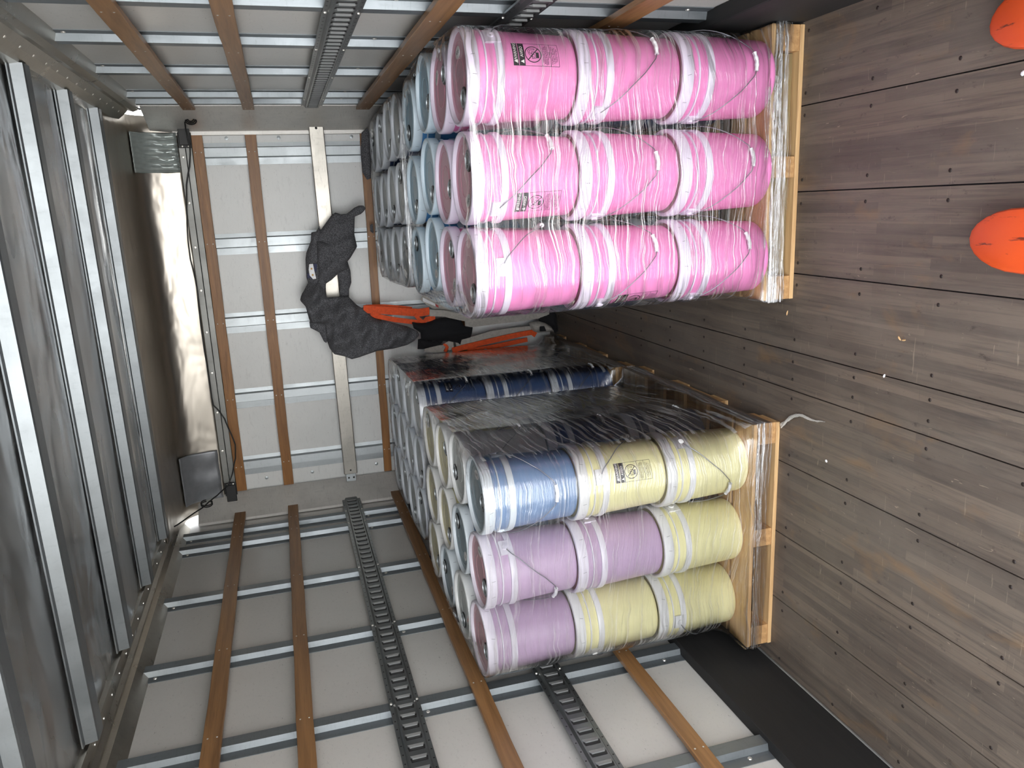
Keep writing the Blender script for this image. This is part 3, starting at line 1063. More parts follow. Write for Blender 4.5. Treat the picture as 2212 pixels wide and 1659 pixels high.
def warning_mesh():
    """black caution block, crossed-out pictogram and small print, wrapped round the pail wall"""
    mb = MB()
    W, Hh = 0.076, 0.155
    zb_ = 0.062

    def wrap(u, v, dr):
        z = zb_ + v
        r = body_r(z) + dr
        a = u / r
        return (r * math.sin(a), -r * math.cos(a), z)

    def rect(u0, v0, u1, v1, mat, dr=0.0007):
        n = max(1, int(abs(u1 - u0) / 0.006) + 1)
        vs = []
        for i in range(n + 1):
            u = u0 + (u1 - u0) * i / n
            vs += [wrap(u, v0, dr), wrap(u, v1, dr)]
        mb.add(vs, [(2 * i, 2 * i + 2, 2 * i + 3, 2 * i + 1) for i in range(n)], mat)

    def txt(body, size, u, v, mat, dr=0.0012):
        tv, tf = text_mesh(body, size)
        mb.add([wrap(u + x, v + y, dr) for x, y, z in tv], tf, mat)

    def line(p, q, w, mat, dr=0.0009):
        p, q = Vector(p), Vector(q)
        d = (q - p)
        nrm = Vector((-d.y, d.x)).normalized() * w / 2
        n = max(1, int(d.length / 0.006))
        vs = []
        for i in range(n + 1):
            c = p + d * i / n
            vs += [wrap(c.x - nrm.x, c.y - nrm.y, dr), wrap(c.x + nrm.x, c.y + nrm.y, dr)]
        mb.add(vs, [(2 * i, 2 * i + 2, 2 * i + 3, 2 * i + 1) for i in range(n)], mat)
    h = W / 2
    rect(-h, Hh - 0.018, h, Hh, 0)
    rect(-h, Hh - 0.040, h, Hh - 0.020, 0)
    txt('WARNING', 0.0135, 0.008, Hh - 0.009, 1)
    txt('AVISO', 0.0135, 0.008, Hh - 0.030, 1)
    for v in (Hh - 0.009, Hh - 0.030):
        vs = [wrap(-0.031, v - 0.006, 0.0012), wrap(-0.019, v - 0.006, 0.0012), wrap(-0.025, v + 0.006, 0.0012)]
        mb.add(vs, [(0, 1, 2)], 1)
    for a, b in (((-h, 0), (h, 0)), ((-h, 0), (-h, Hh)), ((h, 0), (h, Hh)), ((-h, 0.028), (h, 0.028)), ((-h, 0.058), (h, 0.058))):
        line(a, b, 0.0012, 0)
    # prohibition ring
    cx, cz, R_ = 0.0, 0.0865, 0.0265
    n = 40
    vs = []
    for k in range(n):
        a = 2 * PI * k / n
        vs += [wrap(cx + (R_ - 0.0014) * math.cos(a), cz + (R_ - 0.0014) * math.sin(a), 0.0009), wrap(cx + (R_ + 0.0014) * math.cos(a), cz + (R_ + 0.0014) * math.sin(a), 0.0009)]
    mb.add(vs, [(2 * k, 2 * ((k + 1) % n), 2 * ((k + 1) % n) + 1, 2 * k + 1) for k in range(n)], 0)
    line((cx - 0.019, cz + 0.018), (cx + 0.019, cz - 0.018), 0.0030, 0, 0.0010)
    # bucket with liquid and a small figure leaning in
    rect(cx - 0.013, cz - 0.019, cx + 0.006, cz - 0.009, 0, 0.0008)
    P = [(-0.015, 0.004), (-0.013, -0.010), (0.006, -0.010), (0.008, 0.004), (-0.015, 0.004)]
    for a, b in zip(P[:-1], P[1:]):
        line((cx + a[0], cz + a[1]), (cx + b[0], cz + b[1]), 0.0016, 0)
    for k in range(9):
        a0, a1 = 2 * PI * k / 9, 2 * PI * (k + 1) / 9
        line((cx - 0.006 + 0.005 * math.cos(a0), cz - 0.002 + 0.005 * math.sin(a0)), (cx - 0.006 + 0.005 * math.cos(a1), cz - 0.002 + 0.005 * math.sin(a1)), 0.0013, 0)
    P = [(0.000, 0.002), (0.004, 0.012), (0.014, 0.010), (0.015, -0.006), (0.019, -0.006), (0.020, 0.010), (0.012, 0.017), (0.000, 0.014), (-0.008, 0.005)]
    for a, b in zip(P[:-1], P[1:]):
        line((cx + a[0], cz + a[1]), (cx + b[0], cz + b[1]), 0.0014, 0)
    rows = ['Children Can Fall Into', 'Bucket and Drown. Keep', 'Children Away From Bucket', 'With Even a Small Amount', 'of Liquid.']
    for k, r_ in enumerate(rows):
        txt(r_, 0.0058, -0.001, 0.0525 - k * 0.0052, 0, 0.0010)
    rows = ['Los Ninos Pueden Caerse', 'y Ahogarse. Mantenga a', 'Los Ninos Alejados de', 'Cubetas Con Agua.']
    for k, r_ in enumerate(rows):
        txt(r_, 0.0058, -0.001, 0.0235 - k * 0.0055, 0, 0.0010)
    return mb.build('warning_label', [M_INK, M_STICK]).data


def bail_mesh(lift=0.0):
    """wire hanging in front of the pail from the lugs at +x and -x; the middle points to -y"""
    mb = MB()
    keys = [(0, 0.0, 0.150), (10, 0.012, 0.159), (24, 0.052, 0.160), (40, 0.095, 0.158), (55, 0.142, 0.152), (68, 0.172, 0.150), (74, 0.186, 0.151), (90, 0.190, 0.152)]
    pts = []
    for i in range(0, 181, 6):
        th = i if i <= 90 else 180 - i
        for (t0, d0, r0), (t1, d1, r1) in zip(keys[:-1], keys[1:]):
            if t0 <= th <= t1:
                q = (th - t0) / (t1 - t0)
                d, r = d0 + (d1 - d0) * q, r0 + (r1 - r0) * q
                break
        a = math.radians(i)
        pts.append((r * math.cos(a), -r * math.sin(a), 0.280 - d + lift * math.sin(a)))
    mb.tube(pts, 0.0017, 8, 0)
    wire = mb.build('bail_handle', M_WIRE, None, 50).data
    mb = MB()
    gp = [Vector(pts[k]) for k in (13, 14, 15, 16, 17)]
    p0, p1 = gp[0], gp[-1]
    L = []
    R2 = []
    nn = 24
    for i in range(nn + 1):
        t = i / nn
        s_ = t * (len(gp) - 1)
        k = min(int(s_), len(gp) - 2)
        L.append(gp[k].lerp(gp[k + 1], s_ - k))
        u = abs(t - 0.5) * 2
        R2.append(0.0078 if u > 0.93 else (0.0062 if u > 0.86 else 0.0070 + (0.0010 if u < 0.08 else 0) - 0.0008 * math.cos(u * 9)))
    mb.tube(L, R2, 12, 0)
    grip = mb.build('grip', M_WHITE, None, 50).data
    return wire, grip


_tmp_before = set(bpy.data.objects)
BODY = {k: pail_body(k) for k in PAIL}
BAND = {k: pail_bands(k) for k in PAIL}
LID = {k: pail_lid(k) for k in PAIL}
SPOUT = spout_mesh()
STICK = {k: sticker_mesh(k) for k in ('N1072', '77', 'N058', 'N205')}
STICK_RED = sticker_mesh('N56', True)
WARN = warning_mesh()
WIRE, GRIP = bail_mesh()
for o in list(bpy.data.objects):
    if o not in _tmp_before:
        bpy.data.objects.remove(o)      # only the shared mesh data is kept


def part(name, me, parent, rz=0.0, label=None):
    o = bpy.data.objects.new(name, me)
    COL.objects.link(o)
    o.parent = parent
    o.rotation_euler = (0, 0, rz)
    if label:
        o['label'] = label
    return o


ADJ = {'pink': 'pink', 'mauve': 'mauve', 'yellow': 'pale yellow', 'blue': 'steel blue', 'light_blue': 'light blue', 'navy': 'dark blue', 'grey': 'greyish white'}
TIER = {0: 'bottom tier', 1: 'middle tier', 2: 'top tier'}
R2D = math.radians


def pail(kind, x, y, z, label, group, bail=None, warn=None, spout=None, stick=None, stick_a=0.0, simple=False, full=True):
    """bail / warn / spout / stick_a are azimuths in degrees from -y towards +x"""
    t = thing('lidded_pail', label, 'pail', group, (x, y, z), 0)
    part('body', BODY[kind], t, rnd.uniform(0, 6))
    lid = part('lid', LID[kind], t, rnd.uniform(0, 6), 'milky white lid')
    if simple:
        return t
    b = bail if bail is not None else rnd.uniform(0, 360)
    part('handle_collar', BAND[kind], t, R2D(b), 'milky white rings with handle lugs')
    if full:
        w = part('bail_handle', WIRE, t, R2D(b), 'wire bail handle')
        part('grip', GRIP, w, 0.0, 'white plastic grip')
    if spout is not None:
        part('spout_cap', SPOUT, lid, R2D(spout - 90) - lid.rotation_euler.z, 'grey pour spout cap with black ring')
    if stick:
        part('sticker', STICK[stick] if stick in STICK else STICK_RED, lid, R2D(stick_a + 90) - lid.rotation_euler.z, 'white oval sticker')
    if warn is not None:
        part('warning_label', WARN, t, R2D(warn), 'printed black warning panel')
    return t


BASE = 0.133
PITCH = 0.3705
# centres, tier colours (bottom, middle, top)
RX = {0: 0.412, 1: 0.092, 2: -0.222}
ROWY = {'A': 2.600, 'B': 2.908, 'C': 3.216, 'D': 3.600, 'E': 3.985, 'F': 4.295, 'G': 4.620, 'H': 4.935}
dxr = {'A': (0.0, 0.0, 0.0), 'B': (0.005, 0.0, 0.002), 'C': (0.036, 0.034, 0.034), 'D': (-0.006, -0.008, -0.010), 'E': (-0.01, -0.014, -0.014),
       'F': (-0.006, -0.014, -0.02), 'G': (-0.03, -0.036, -0.036), 'H': (-0.03, -0.036, -0.036)}
right_kind = {'A': 'pink', 'B': 'pink', 'C': 'light_blue', 'D': 'light_blue', 'E': 'navy', 'F': 'navy', 'G': 'navy', 'H': 'navy'}
colR = {0: 'right wall side', 1: 'middle column', 2: 'aisle side'}
colL = {0: 'aisle side', 1: 'middle column', 2: 'left wall side'}
rowN = {'A': 'front row', 'B': 'second row', 'C': 'third row', 'D': 'rear row', 'E': 'front row', 'F': 'second row', 'G': 'third row', 'H': 'rear row'}
# azimuths of the middle of the bail for the pails whose handles show, of printed panels, spouts, stickers
bailR = {('A', 0, 2): 137, ('A', 0, 1): 34, ('A', 0, 0): 14, ('A', 1, 2): 46, ('A', 1, 1): 14, ('A', 1, 0): 16, ('A', 2, 2): 100, ('A', 2, 1): 30, ('A', 2, 0): 26}
warnR = {('A', 0, 2): 22, ('A', 1, 2): -38, ('A', 2, 1): -62}
spoutR = {('A', 0): -55, ('A', 1): 40, ('A', 2): -50, ('B', 0): 30, ('B', 1): -18, ('B', 2): 55, ('C', 0): -32, ('C', 1): -55, ('C', 2): -15, ('D', 0): -130, ('D', 1): -62, ('D', 2): 120,
          ('E', 0): -40, ('E', 1): 100, ('E', 2): 60, ('F', 0): -60, ('F', 1): -90, ('F', 2): -70, ('G', 0): 80, ('G', 1): -80, ('G', 2): -60, ('H', 0): 150, ('H', 1): -60, ('H', 2): 200}
stickR = {('A', 0): ('N205', 100), ('A', 1): ('N205', -62), ('B', 2): ('N205', -50), ('B', 0): ('N058', 140), ('C', 2): ('77', -80)}
for r_, Y in ROWY.items():
    pal = 'near right pallet' if r_ in 'ABCD' else 'far right pallet'
    for c_ in range(3):
        for t_ in range(3):
            x = RX[c_] + dxr[r_][c_]
            hidden = t_ < 2 and r_ != 'A' and c_ != 2
            k = right_kind[r_] if (t_ == 2 or r_ not in 'BC') else 'navy'
            pail(k, x + (0 if t_ == 2 else -0.5 * dxr[r_][c_]), Y + rnd.uniform(-0.002, 0.002) - (0.001 if t_ < 2 else 0), BASE + PITCH * t_,
                 '%s lidded pail, %s, %s, %s of the %s' % (ADJ[k], TIER[t_], rowN[r_], colR[c_], pal), 'pails on the ' + pal,
                 bailR.get((r_, c_, t_), 180 if r_ == 'A' else -90 + rnd.uniform(-12, 12)), warnR.get((r_, c_, t_)),
                 spoutR.get((r_, c_)) if t_ == 2 else None, *(stickR.get((r_, c_), (None, 0)) if t_ == 2 else (None, 0)), simple=hidden, full=(r_ == 'A' or c_ == 2))

LEFT = {
    'A': ((-1.072, 2.700), (-1.394, 2.722), (-1.712, 2.760)),
    'B': ((-1.066, 3.020), (-1.396, 3.042), (-1.730, 3.080)),
    'C': ((-1.112, 3.345), (-1.424, 3.362), (-1.742, 3.400)),
    'D': ((-1.112, 3.668), (-1.424, 3.684), (-1.738, 3.722)),
    'E': ((-1.058, 4.030), (-1.366, 4.060), (-1.676, 4.080)),
    'F': ((-1.090, 4.345), (-1.396, 4.370), (-1.706, 4.395)),
    'G': ((-1.080, 4.660), (-1.388, 4.685), (-1.700, 4.708)),
    'H': ((-1.100, 4.972), (-1.408, 4.998), (-1.716, 5.022)),
}
kindL = {('A', 0): ('yellow', 'yellow', 'blue'), ('A', 1): ('yellow', 'mauve', 'mauve'), ('A', 2): ('yellow', 'yellow', 'mauve'),
         ('B', 0): ('navy', 'navy', 'grey'), ('B', 1): ('navy', 'grey', 'blue'), ('B', 2): ('grey', 'grey', 'grey'),
         ('C', 0): ('navy', 'navy', 'yellow'), ('C', 1): ('yellow', 'yellow', 'yellow'), ('C', 2): ('blue', 'blue', 'blue'),
         ('D', 0): ('yellow', 'yellow', 'yellow'), ('D', 1): ('yellow', 'yellow', 'yellow'), ('D', 2): ('yellow', 'yellow', 'yellow')}
bailL = {('A', 0, 2): 8, ('A', 0, 1): 112, ('A', 0, 0): -30, ('A', 1, 2): -36, ('A', 2, 2): -150, ('A', 2, 1): -132, ('A', 2, 0): -96, ('A', 1, 1): 178, ('A', 1, 0): 172}
warnL = {('A', 0, 1): 24, ('A', 2, 2): -72, ('E', 0, 2): 62, ('B', 0, 0): 80}
spoutL = {('A', 0): 0, ('A', 1): -28, ('A', 2): -10, ('B', 0): -150, ('B', 1): 140, ('B', 2): -100, ('C', 0): 40, ('C', 1): -50, ('C', 2): 175, ('D', 0): 120, ('D', 1): 20, ('D', 2): -30,
          ('E', 0): 60, ('E', 1): -60, ('E', 2): 130, ('F', 0): 100, ('F', 1): -30, ('F', 2): -60, ('G', 0): 120, ('G', 1): -60, ('G', 2): 60, ('H', 0): 30, ('H', 1): 90, ('H', 2): -60}
stickL = {('A', 0): ('N1072', 92), ('A', 1): ('N058', 85), ('B', 1): ('77', -50), ('B', 2): ('N56', -30), ('C', 2): ('N205', -40)}
for r_, cs in LEFT.items():
    pal = 'near left pallet' if r_ in 'ABCD' else 'far left pallet'
    for c_ in range(3):
        for t_ in range(3):
            x, Y = cs[c_]
            k = kindL.get((r_, c_), ('navy',) * 3)[t_]
            hidden = t_ < 2 and r_ != 'A' and c_ != 0
            pail(k, x, Y, BASE + PITCH * t_ - 0.012, '%s lidded pail, %s, %s, %s of the %s' % (ADJ[k], TIER[t_], rowN[r_], colL[c_], pal), 'pails on the ' + pal,
                 bailL.get((r_, c_, t_), 90 + rnd.uniform(-12, 12)), warnL.get((r_, c_, t_)), spoutL.get((r_, c_)) if t_ == 2 else None,
                 *(stickL.get((r_, c_), (None, 0)) if t_ == 2 else (None, 0)), simple=hidden, full=(r_ == 'A' or c_ == 0))


# ------------------------------------------------------------------ stretch wrap
def hull(pts):
    pts = sorted(set((round(a, 5), round(b, 5)) for a, b in pts))
    def half(ps):
        out = []
        for p in ps:
            while len(out) > 1 and (out[-1][0] - out[-2][0]) * (p[1] - out[-2][1]) - (out[-1][1] - out[-2][1]) * (p[0] - out[-2][0]) <= 0:
                out.pop()
            out.append(p)
        return out
    a, b = half(pts), half(pts[::-1])
    return a[:-1] + b[:-1]


def radial(poly, c, ang):
    d = (math.cos(ang), math.sin(ang))
    best = 0
    n = len(poly)
    for i in range(n):
        p, q = poly[i], poly[(i + 1) % n]
        ex, ey = q[0] - p[0], q[1] - p[1]
        den = d[0] * ey - d[1] * ex
        if abs(den) < 1e-9:
            continue
        t = ((p[0] - c[0]) * ey - (p[1] - c[1]) * ex) / den
        u = ((p[0] - c[0]) * d[1] - (p[1] - c[1]) * d[0]) / den
        if t > 0 and -1e-6 <= u <= 1 + 1e-6:
            best = max(best, t)
    return best


M_FILM = mat_film('stretch_film_clear', 0.02, 2.6, 0.16, 1.0, 0.0, 1.0, (1, 1, 1), 0.09, 2.7)
M_FILM_L = mat_film('stretch_film_side', 0.01, 2.4, 0.16, 1.0, -0.10, 0.8, (0.93, 0.93, 0.94), 0.30, 2.7)
M_FILM_TOP = mat_film('stretch_film_top', 0.02, 1.3, 0.22, 0.7, 0.0, 0.8)
M_ROPE = mat_film('stretch_film_rope', 0.22, 2.5, 0.55, 1.6, 0.0, 0.9)
M_FROPE2 = mat_film('stretch_film_rope_thin', 0.15, 2.5, 0.30, 1.6, 0.0, 0.9)


M_FILM_SIDE = mat_film('stretch_film_aisle', 0.0, 2.4, 0.42, 0.62, -0.10, 0.55, (0.82, 0.82, 0.84), 0.42, 1.8, 0.52)  # darker-tinted aisle copy; white streaks paint reflections into the film


def wrap(centres, pal, label, mats, top_in=0.86, zs=None, ztop=1.25, rope=None, seed=1):
    rr = random.Random(seed)
    t = thing('stretch_wrap', label, 'plastic wrap', 'stretch wrap around the loads', ((pal[0] + pal[1]) / 2, (pal[2] + pal[3]) / 2, 0.1))
    cx, cy_ = (pal[0] + pal[1]) / 2, (pal[2] + pal[3]) / 2
    P = []
    for x, y in centres:
        for k in range(40):
            a = 2 * PI * k / 40
            P.append((x + 0.1565 * math.cos(a), y + 0.1565 * math.sin(a)))
    H = hull(P)
    rect = [(pal[0] - 0.004, pal[2] - 0.004), (pal[1] + 0.004, pal[2] - 0.004), (pal[1] + 0.004, pal[3] + 0.004), (pal[0] - 0.004, pal[3] + 0.004)]
    n = 360
    rh = [radial(H, (cx, cy_), 2 * PI * k / n) for k in range(n)]
    rp = [radial(rect, (cx, cy_), 2 * PI * k / n) for k in range(n)]
    mb = MB()
    rows = [(0.045, 'p', 0), (0.085, 'p', 0.001), (0.132, 'p', 0.0), (0.150, 'm', 0.0)]
    z = 0.20
    while z < ztop - 0.03:
        rows.append((z, 'h', 0))
        z += 0.045
    rows += [(ztop - 0.012, 'h', 0.0), (ztop + 0.001, 'h', -0.004)]
    vs, fs, ms = [], [], []
    for z, kd, off in rows:
        for k in range(n):
            r = {'p': rp[k], 'h': rh[k], 'm': max(rp[k], rh[k]) * 0.5 + min(rp[k], rh[k]) * 0.5}[kd] + off
            if kd == 'h':
                r += 0.0012 * math.sin(k * 0.21 + z * 9) + 0.0008 * math.sin(z * 37 + k * 0.05)
            a = 2 * PI * k / n
            vs.append((r * math.cos(a), r * math.sin(a), z - 0.1 + (0.006 * math.sin(k * 0.13 + seed) if kd != 'h' and z < 0.06 else 0)))
    m_ = len(rows)
    for i in range(m_ - 1):
        for k in range(n):
            k2 = (k + 1) % n
            fs.append((i * n + k, i * n + k2, (i + 1) * n + k2, (i + 1) * n + k))
    for f in fs:
        p0, p1 = vs[f[0]], vs[f[1]]
        dx_, dy_ = p1[0] - p0[0], p1[1] - p0[1]
        aisle = dy_ / (math.hypot(dx_, dy_) + 1e-9) > 0.93
        ms.append(1 if aisle else 0)
    mb.add(vs, fs, 0)
    mb.m = ms
    mb.build('side_film', [mats[0], mats[3] if len(mats) > 3 else mats[0]], t, 50)
    # turned-over edge on top, deepest across the corners
    mb = MB()
    W2, D2 = (max(p[0] for p in H) - min(p[0] for p in H)) / 2, (max(p[1] for p in H) - min(p[1] for p in H)) / 2
    vs, fs = [], []
    steps = 5
    for i in range(steps + 1):
        for k in range(n):
            a = 2 * PI * k / n
            e_ = 2.6
            re = 1.0 / ((abs(math.cos(a)) / (W2 * top_in)) ** e_ + (abs(math.sin(a)) / (D2 * (top_in + 0.06))) ** e_) ** (1 / e_)
            re = min(re, rh[k] - 0.02) + 0.006 * math.sin(k * 0.31 + seed) + 0.004 * math.sin(k * 0.83)
            q = i / steps
            r = (rh[k] - 0.004) * (1 - q) + re * q
            z = ztop + 0.001 + 0.010 * math.sin(q * PI * 0.6) + 0.0018 * math.sin(k * 0.9 + q * 4)
            vs.append((r * math.cos(a), r * math.sin(a), z - 0.1))
    for i in range(steps):
        for k in range(n):
            k2 = (k + 1) % n
            fs.append((i * n + k, i * n + k2, (i + 1) * n + k2, (i + 1) * n + k))
    mb.add(vs, fs, 0)
    mb.build('turned_edge', mats[1], t, 60)
    # gathered strands round the pallet
    if rope:
        mb = MB()
        for s_ in range(rope[0]):
            zc = rope[1] + (rope[2] - rope[1]) * (s_ + 0.5) / rope[0]
            pts = []
            ph = rr.uniform(0, 6)
            for k in range(0, n, 3):
                a = 2 * PI * k / n
                r = rp[k] + 0.003 + 0.0015 * math.sin(k * 0.1 + ph)
                pts.append((r * math.cos(a), r * math.sin(a), zc - 0.1 + 0.004 * math.sin(k * 0.045 + ph) + 0.0015 * math.sin(k * 0.4 + ph)))
            mb.tube(pts, rope[3] * rr.uniform(0.7, 1.2), 6, 0, None, True)
        mb.build('gathered_film', mats[2], t, 60)
    return t


RC = lambda rows: [(RX[c] + dxr[r][c], ROWY[r]) for r in rows for c in range(3)]
LC = lambda rows: [LEFT[r][c] for r in rows for c in range(3)]
wrap(RC('ABCD'), PAL['right near'], 'shiny clear stretch wrap around the pink pails by the right wall', (M_FILM, M_FILM_TOP, M_ROPE), 0.86, ztop=BASE + 2 * PITCH + PH, rope=(9, 0.062, 0.118, 0.0042), seed=1)
wrap(RC('EFGH'), PAL['right far'], 'clear stretch wrap around the grey-lidded pails behind the pink load', (M_FILM, M_FILM_TOP, M_ROPE), 0.86, ztop=BASE + 2 * PITCH + PH, seed=2)
wrap(LC('ABCD'), PAL['left near'], 'clear stretch wrap around the yellow and mauve pails by the left wall', (M_FILM_L, M_FILM_TOP, M_FROPE2, M_FILM_SIDE), 0.84, ztop=BASE + 2 * PITCH + PH - 0.012, rope=(5, 0.070, 0.105, 0.0036), seed=3)
wrap(LC('EFGH'), PAL['left far'], 'clear stretch wrap around the dark blue pails in the far left corner', (M_FILM_L, M_FILM_TOP, M_FROPE2, M_FILM_SIDE), 0.84, ztop=BASE + 2 * PITCH + PH - 0.012, seed=4)

# loose tail of film on the floor by the left pallet corner
mb = MB()
rr = random.Random(3)
for s_ in range(14):
    ph = rr.uniform(0, 6)
    L_ = rr.uniform(0.6, 1.0)
    pts = []
    for i in range(14):
        q = i / 13 * L_
        x = -0.895 + 0.075 * math.sin(min(1, q * 1.6) * PI / 2) - 0.004 * math.cos(q * 9) + rr.uniform(-0.003, 0.003) + 0.006 * math.sin(q * 9 + ph) * (1 - q)
        y = 2.535 - 0.26 * q
        pts.append((x, y, 0.004 + 0.014 * math.sin(q * PI) * (1 - q) + 0.002 * math.sin(q * 14 + ph)))
    mb.tube(pts, [0.0028 * (1 - 0.8 * i / 13) for i in range(14)], 5)
tag(mb.build('film_tail', mat_plain('film_tail_white', lin(190, 186, 178), 0.4), None, 60), 'twisted white tail of plastic film on the floor beside the left pallet', 'plastic scrap')

# ------------------------------------------------------------------ things on the front wall


def cloth(name, polys, mat, group=None, parent=None):
    """polys: list of (outline [(x,z)], y of the wall side, depth, folds) joined into one mesh; folds = (dir angle, wavelength, amp)"""
    mb = MB()
    for outline, yw, depth, folds in polys:
        n = len(outline)

        def inside(x, z):
            c = False
            j = n - 1
            for i in range(n):
                xi, zi = outline[i]
                xj, zj = outline[j]
                if (zi > z) != (zj > z) and x < (xj - xi) * (z - zi) / (zj - zi) + xi:
                    c = not c
                j = i
            return c

        def dist(x, z):
            best = 9
            bp = None
            for i in range(n):
                ax, az = outline[i]
                bx, bz = outline[(i + 1) % n]
                ex, ez = bx - ax, bz - az
                t = max(0, min(1, ((x - ax) * ex + (z - az) * ez) / (ex * ex + ez * ez + 1e-12)))
                px_, pz_ = ax + ex * t, az + ez * t
                d = math.hypot(x - px_, z - pz_)
                if d < best:
                    best, bp = d, (px_, pz_)
            return best, bp
        xs = [p[0] for p in outline]
        zs = [p[1] for p in outline]
        st = 0.009
        nx_, nz_ = int((max(xs) - min(xs)) / st) + 3, int((max(zs) - min(zs)) / st) + 3
        ox, oz = min(xs) - st, min(zs) - st
        idx = {}
        vs, fs = [], []
        cells = [(i, j) for i in range(nx_) for j in range(nz_) if inside(ox + (i + 0.5) * st, oz + (j + 0.5) * st)]
        cs = set(cells)

        def vert(i, j, side):
            if (i, j, side) in idx:
                return idx[(i, j, side)]
            x, z = ox + i * st, oz + j * st
            edge = any((i + a, j + b) not in cs for a in (-1, 0) for b in (-1, 0))
            d, bp = dist(x, z)
            if edge:
                x, z = bp
                d = 0
            if side == 0:
                w = math.sqrt(max(0, min(1, d / 0.07))) if d > 0 else 0
                h = depth * w
                for ang, wl, amp, ph in folds:
                    s_ = x * math.cos(ang) + z * math.sin(ang)
                    f_ = math.sin(2 * PI * s_ / wl + ph + 1.2 * math.sin(7 * (x * math.sin(ang) - z * math.cos(ang))))
                    h += amp * min(1, d / 0.03) * (f_ if f_ > 0 else 0.7 * f_)
                y = yw - 0.006 - max(0, h)
            else:
                y = yw
            idx[(i, j, side)] = len(vs)
            vs.append((x, y, z))
            return idx[(i, j, side)]
        for i, j in cells:
            q = [vert(i, j, 0), vert(i + 1, j, 0), vert(i + 1, j + 1, 0), vert(i, j + 1, 0)]
            fs.append(tuple(q))
            b_ = [vert(i, j, 1), vert(i + 1, j, 1), vert(i + 1, j + 1, 1), vert(i, j + 1, 1)]
            fs.append(tuple(b_[::-1]))
            for (a1, a2), nb in (((0, 1), (i, j - 1)), ((1, 2), (i + 1, j)), ((2, 3), (i, j + 1)), ((3, 0), (i - 1, j))):
                if nb not in cs:
                    fs.append((q[a1], q[a2], b_[a2], b_[a1]))
        mb.add(vs, fs)
    return mb.build(name, mat, parent, 60)


def outl(px, y):
    return [(p.x, p.z) for p in (ray_to(a, b, 1, y) for a, b in px)]


YH = 5.10
hood = thing('hoodie', 'dark grey hooded sweatshirt draped over the aluminium load bar', 'clothing', None, (-0.45, 5.18, 1.5))
HI = Matrix.Translation((0.45, -5.18, -1.5))
up = outl([(785, 444), (790, 450), (786, 456), (780, 462), (766, 468), (765, 505), (771, 532), (757, 556), (748, 567), (752, 580), (733, 588), (716, 604), (704, 612), (702, 640), (690, 646), (684, 640), (686, 590), (684, 520), (692, 498), (716, 465), (724, 459), (736, 463), (749, 462), (765, 449), (775, 444)], YH)
up2 = outl([(684, 520), (700, 522), (730, 528), (755, 533), (771, 532), (757, 556), (748, 567), (752, 580), (733, 588), (716, 604), (704, 612), (702, 640), (690, 646), (684, 640), (686, 590)], YH)
back = outl([(690, 488), (683, 500), (672, 502), (672, 520), (662, 545), (660, 560), (662, 600), (666, 610), (650, 640), (648, 650), (668, 656), (690, 650), (700, 600), (700, 520)], YH + 0.01)
loopb = outl([(735, 560), (750, 562), (757, 585), (759, 610), (754, 625), (754, 640), (756, 655), (738, 655), (734, 645), (733, 610), (728, 590)], YH + 0.045)
low = outl([(668, 612), (652, 635), (649, 650), (660, 662), (668, 690), (672, 698), (703, 700), (706, 735), (712, 752), (722, 765), (745, 770), (760, 776), (775, 772), (815, 758), (850, 753), (880, 745), (895, 736), (906, 724), (902, 716), (880, 705), (850, 698), (820, 692), (805, 685), (785, 668), (770, 658), (757, 645), (752, 640), (735, 641), (706, 643), (704, 632), (700, 615), (690, 600)], YH - 0.005)
back2 = outl([(668, 694), (670, 708), (690, 718), (700, 738), (705, 741), (715, 720), (710, 700), (690, 690)], YH + 0.03)
o = cloth('torso', [(low, YH, 0.055, [(0.5, 0.17, 0.034, 0.4), (1.2, 0.09, 0.016, 1.0)]), (back2, YH + 0.035, 0.02, [(0.2, 0.05, 0.004, 0)])], M_HOOD, parent=hood)
o.matrix_parent_inverse = HI
o = cloth('sleeve', [(up, YH, 0.040, [(0.9, 0.24, 0.016, 2.0), (0.2, 0.11, 0.012, 1.0)]), (up2, YH - 0.012, 0.045, [(0.4, 0.14, 0.018, 0.0)]), (loopb, YH + 0.05, 0.03, [(0.3, 0.08, 0.006, 0)])], M_HOOD, parent=hood)
o.matrix_parent_inverse = HI
o = cloth('hood', [(back, YH + 0.012, 0.035, [(1.3, 0.07, 0.010, 0.5)])], M_HOOD, parent=hood)
o.matrix_parent_inverse = HI
mb = MB()
tagp = outl([(668, 571), (676, 570), (679, 585), (683, 602), (676, 603), (669, 595), (667, 583)], YH - 0.04)
vs = [(x, YH - 0.038 - (0.004 if 0 else 0), z) for x, z in tagp] + [(x, YH - 0.030, z) for x, z in tagp]
n_ = len(tagp)
mb.add(vs, [tuple(range(n_)), tuple(range(n_, 2 * n_))] + [(i, (i + 1) % n_, n_ + (i + 1) % n_, n_ + i) for i in range(n_)], 0)
for px in ((673.0, 580.5), (675.5, 594)):
    p = ray_to(px[0], px[1], 1, YH - 0.040)
    mb.lathe([(0.006, 0.0), (0.006, 0.0012), (0.0, 0.0013)], 10, 1, Matrix.Translation((p.x, YH - 0.038, p.z)) @ Matrix.Rotation(PI / 2, 4, 'X'))
nv = outl([(664, 590), (668, 592), (676, 604), (668, 600), (664, 602)], YH - 0.04)
nv2 = outl([(677, 570), (685, 570), (684, 585), (680, 588)], YH - 0.04)
for q_ in (nv, nv2):
    mb.add([(x, YH - 0.036, z) for x, z in q_], [tuple(range(len(q_)))], 2)
o = mb.build('lining_patch', [M_WHITE, M_GOLD, M_NAVY], hood)
o.matrix_parent_inverse = HI
o['label'] = 'white and navy patch with two gold emblems'


